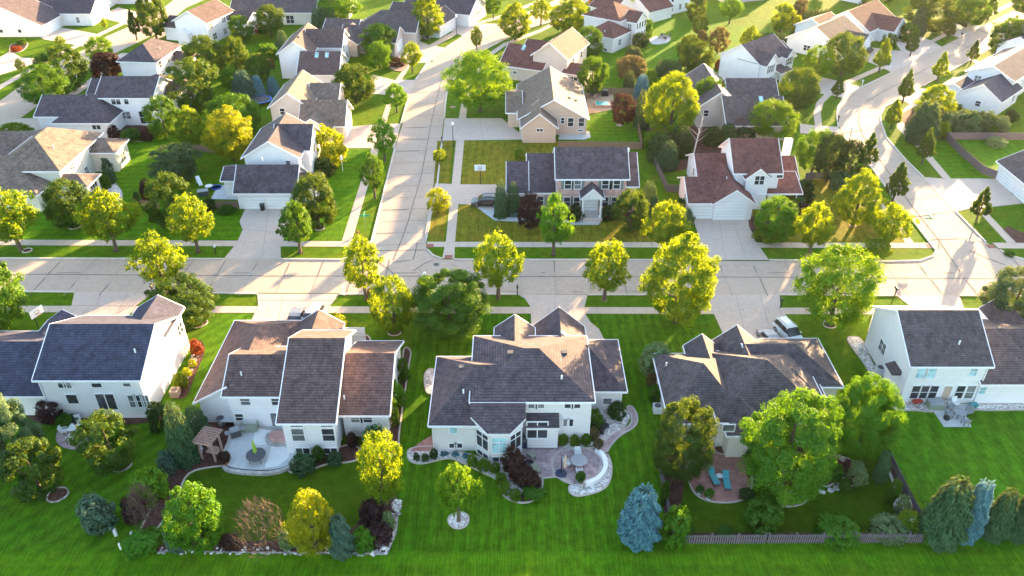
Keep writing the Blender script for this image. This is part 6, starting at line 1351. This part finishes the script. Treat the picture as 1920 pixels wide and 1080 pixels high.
p = P(1717,760); t = thing('wheelbarrow', 'red wheelbarrow on the gravel under the triple windows', 'wheelbarrow', (p.x,p.y,Z), .4); m = MB(); m.loft([[(-.35,-.2,.35),(.35,-.2,.35),(.35,.2,.35),(-.35,.2,.35)],[(-.55,-.35,.65),(.55,-.35,.65),(.55,.35,.65),(-.55,.35,.65)]]); obj('tray', m, M['redp'], t); m = MB(); m.tube((.65,-.05,.2),(.65,.05,.2),.2,.2,12); obj('wheel', m, M['tyre'], t); m = MB(); m.bar((.65,.0,.2),(-.9,-.3,.5),.04); m.bar((.65,.0,.2),(-.9,.3,.5),.04); obj('handle', m, M['wood'], t)
p = P(1823,765); t = thing('garden_cart', 'small teal garden cart near the low wing of the right white house', 'cart', (p.x,p.y,Z)); m = MB(); m.loft([[(-.3,-.2,.25),(.3,-.2,.25),(.3,.2,.25),(-.3,.2,.25)],[(-.45,-.3,.55),(.45,-.3,.55),(.45,.3,.55),(-.45,.3,.55)]]); obj('tray', m, M['teal'], t)
for sy in (-.32,.32): m = MB(); m.tube((0,sy-.03,.18),(0,sy+.03,.18),.18,.18,12); obj('wheel', m, M['tyre'], t)
# far gardens
p = P(1123,197); t = thing('plunge_pool', 'small turquoise pool set in the wooden deck', 'pool', (p.x+.6,p.y-.3,.03)); m = MB(); m.box(-1.5,1.5,-1.2,1.2,0,.45); obj('surround', m, M['tan_deck'], t); m = MB(); m.box(-1.3,1.3,-1.0,1.0,.4,.47); obj('water', m, M['poolw'], t)
p = P(1134,180); t = thing('grill', 'black covered grill on the wooden deck', 'grill', (p.x,p.y,.04)); m = MB(); m.box(-.7,.7,-.4,.4,0,1.0); obj('cabinet', m, M['black'], t); m = MB(); m.loft([[(x,-.4,1.0),(x,.4,1.0),(x,.3,1.3),(x,-.3,1.3)] for x in (-.6,.6)]); obj('lid', m, M['black'], t)
c = P(1108,183); c.z = .04; table(c, .7, 'dkgrey', 'dark round table on the wooden deck'); chairs_round(c, 1.15, (.4,2.2,3.6,5.2), 'wood', 'the deck table', .04)
t = thing('deck_railing', 'low wooden railing along the front of the deck', 'railing', (*P(1103,214).xy,.04)); m = MB(); m.box(0,3.6,-.05,.05,.85,.93); obj('handrail', m, M['wood'], t); m = MB(); [m.box(x-.03,x+.03,-.03,.03,0,.85) for x in np.arange(0,3.7,.3)]; obj('baluster', m, M['wood'], t)
for i, u in enumerate((991,1001,1013,1024,1037)): plant(u, 264, 255, 6, 'B', 'yew', ('first','second','third','fourth','fifth')[i]+' tiny clipped bush from the left along the peach garage wall', 'tiny bushes along the garage wall')
c = P(1246,73); c.z = Z; table(c, .8, 'dkgrey', 'dark table on the small stone terrace behind the pale grey house'); chairs_round(c, 1.3, (.5,1.9,3.1,4.6), 'dkgrey', 'the stone terrace table')
p = P(490,193); t = thing('trampoline', 'round trampoline with bright blue rim behind the tan house', 'trampoline', p); m = MB(); m.lathe([(2.0,.72),(2.0,.75)], 24); obj('mat', m, M['dkgrey'], t); m = MB(); m.strip([(math.cos(a)*2.15,math.sin(a)*2.15) for a in np.linspace(0,6.28,25)[:-1]], .4, .72, .8, True); obj('padding', m, M['bluep'], t)
for a in (0,1.57,3.14,4.71): m = MB(); m.tube((math.cos(a)*2.1,math.sin(a)*2.1,0),(math.cos(a)*2.1,math.sin(a)*2.1,.72),.05); obj('leg', m, M['metal'], t)
c = P(393,356); c.z = .03; table(c, .6, 'whitep', 'small white round table left of the garage terrace')
p = P(406,353); t = thing('paddling_pool', 'blue round paddling pool left of the garage terrace', 'pool', p); m = MB(); m.lathe([(.8,0),(.85,.3),(.75,.32),(.7,.2)], 18); obj('rim', m, M['bluep'], t); m = MB(); m.lathe([(.7,.18),(.7,.2)], 18); obj('water', m, M['poolw'], t)
p = P(374,345); t = thing('play_slide', 'white plastic play slide on the shaded lawn by the grey green tree', 'slide', p, .6); m = MB(); m.loft([[(-.3,-1.0,.1),(.3,-1.0,.1),(.3,-1.0,.25),(-.3,-1.0,.25)],[(-.3,.5,1.1),(.3,.5,1.1),(.3,.5,1.25),(-.3,.5,1.25)]]); obj('chute', m, M['whitep'], t); m = MB(); m.box(-.3,.3,.5,.65,0,1.2); obj('ladder', m, M['palegrey'], t)
p = P(382,366); t = thing('storage_box', 'dark deck box beside the garage terrace', 'deck box', p, .3); m = MB(); m.box(-.8,.8,-.5,.5,0,.8); obj('chest', m, M['dkgrey'], t); m = MB(); m.box(-.84,.84,-.54,.54,.8,.9); obj('lid', m, M['midgrey'], t)
p = P(464,395); t = thing('waste_bin', 'black bin beside the two-door garage', 'bin', p) if 0 else thing('waste_bin', 'black bin between the two garage doors of the corner house', 'bin', P(493,394)); m = MB(); m.loft([[(-.25,-.25,0),(.25,-.25,0),(.25,.25,0),(-.25,.25,0)],[(-.3,-.3,1.0),(.3,-.3,1.0),(.3,.3,1.0),(-.3,.3,1.0)]]); obj('body', m, M['black'], t); m = MB(); m.box(-.32,.32,-.32,.32,1.0,1.08); obj('lid', m, M['dkgrey'], t)
p = P(352,200); t = thing('play_cube', 'striped red, yellow and blue play block under the garden tree', 'toy', p)
for k, mt in enumerate(('redp','whitep','bluep')): m = MB(); m.box(-.8+k*.55,-.27+k*.55,-.4,.4,0,.8); obj('stripe', m, M[mt], t)
c = P(570,12); c.z = .04; table(c, .7, 'dkgrey', 'dark table on the brick patio at the top left'); chairs_round(c, 1.2, (1.0,2.9,4.9), 'dkgrey', 'the top patio table', .04)

# ------------------------------------------------------------------ evening haze: one box of even, pale air round the camera and the place
hz = MB(); hz.box(-420, 420, -80, 460, -1.2, 64)
hm = bpy.data.materials.new('haze_air'); hm.use_nodes = True; ht = hm.node_tree; ht.nodes.remove(ht.nodes['Principled BSDF'])
pv = ht.nodes.new('ShaderNodeVolumePrincipled'); pv.inputs['Color'].default_value = (.95, .95, .95, 1); pv.inputs['Density'].default_value = .000022; pv.inputs['Anisotropy'].default_value = .55
ht.links.new(pv.outputs[0], ht.nodes['Material Output'].inputs['Volume'])
ho = obj('haze', hz, hm); ho['kind'] = 'stuff'; tag(ho, 'thin warm evening haze filling the air over the whole neighbourhood', 'haze')
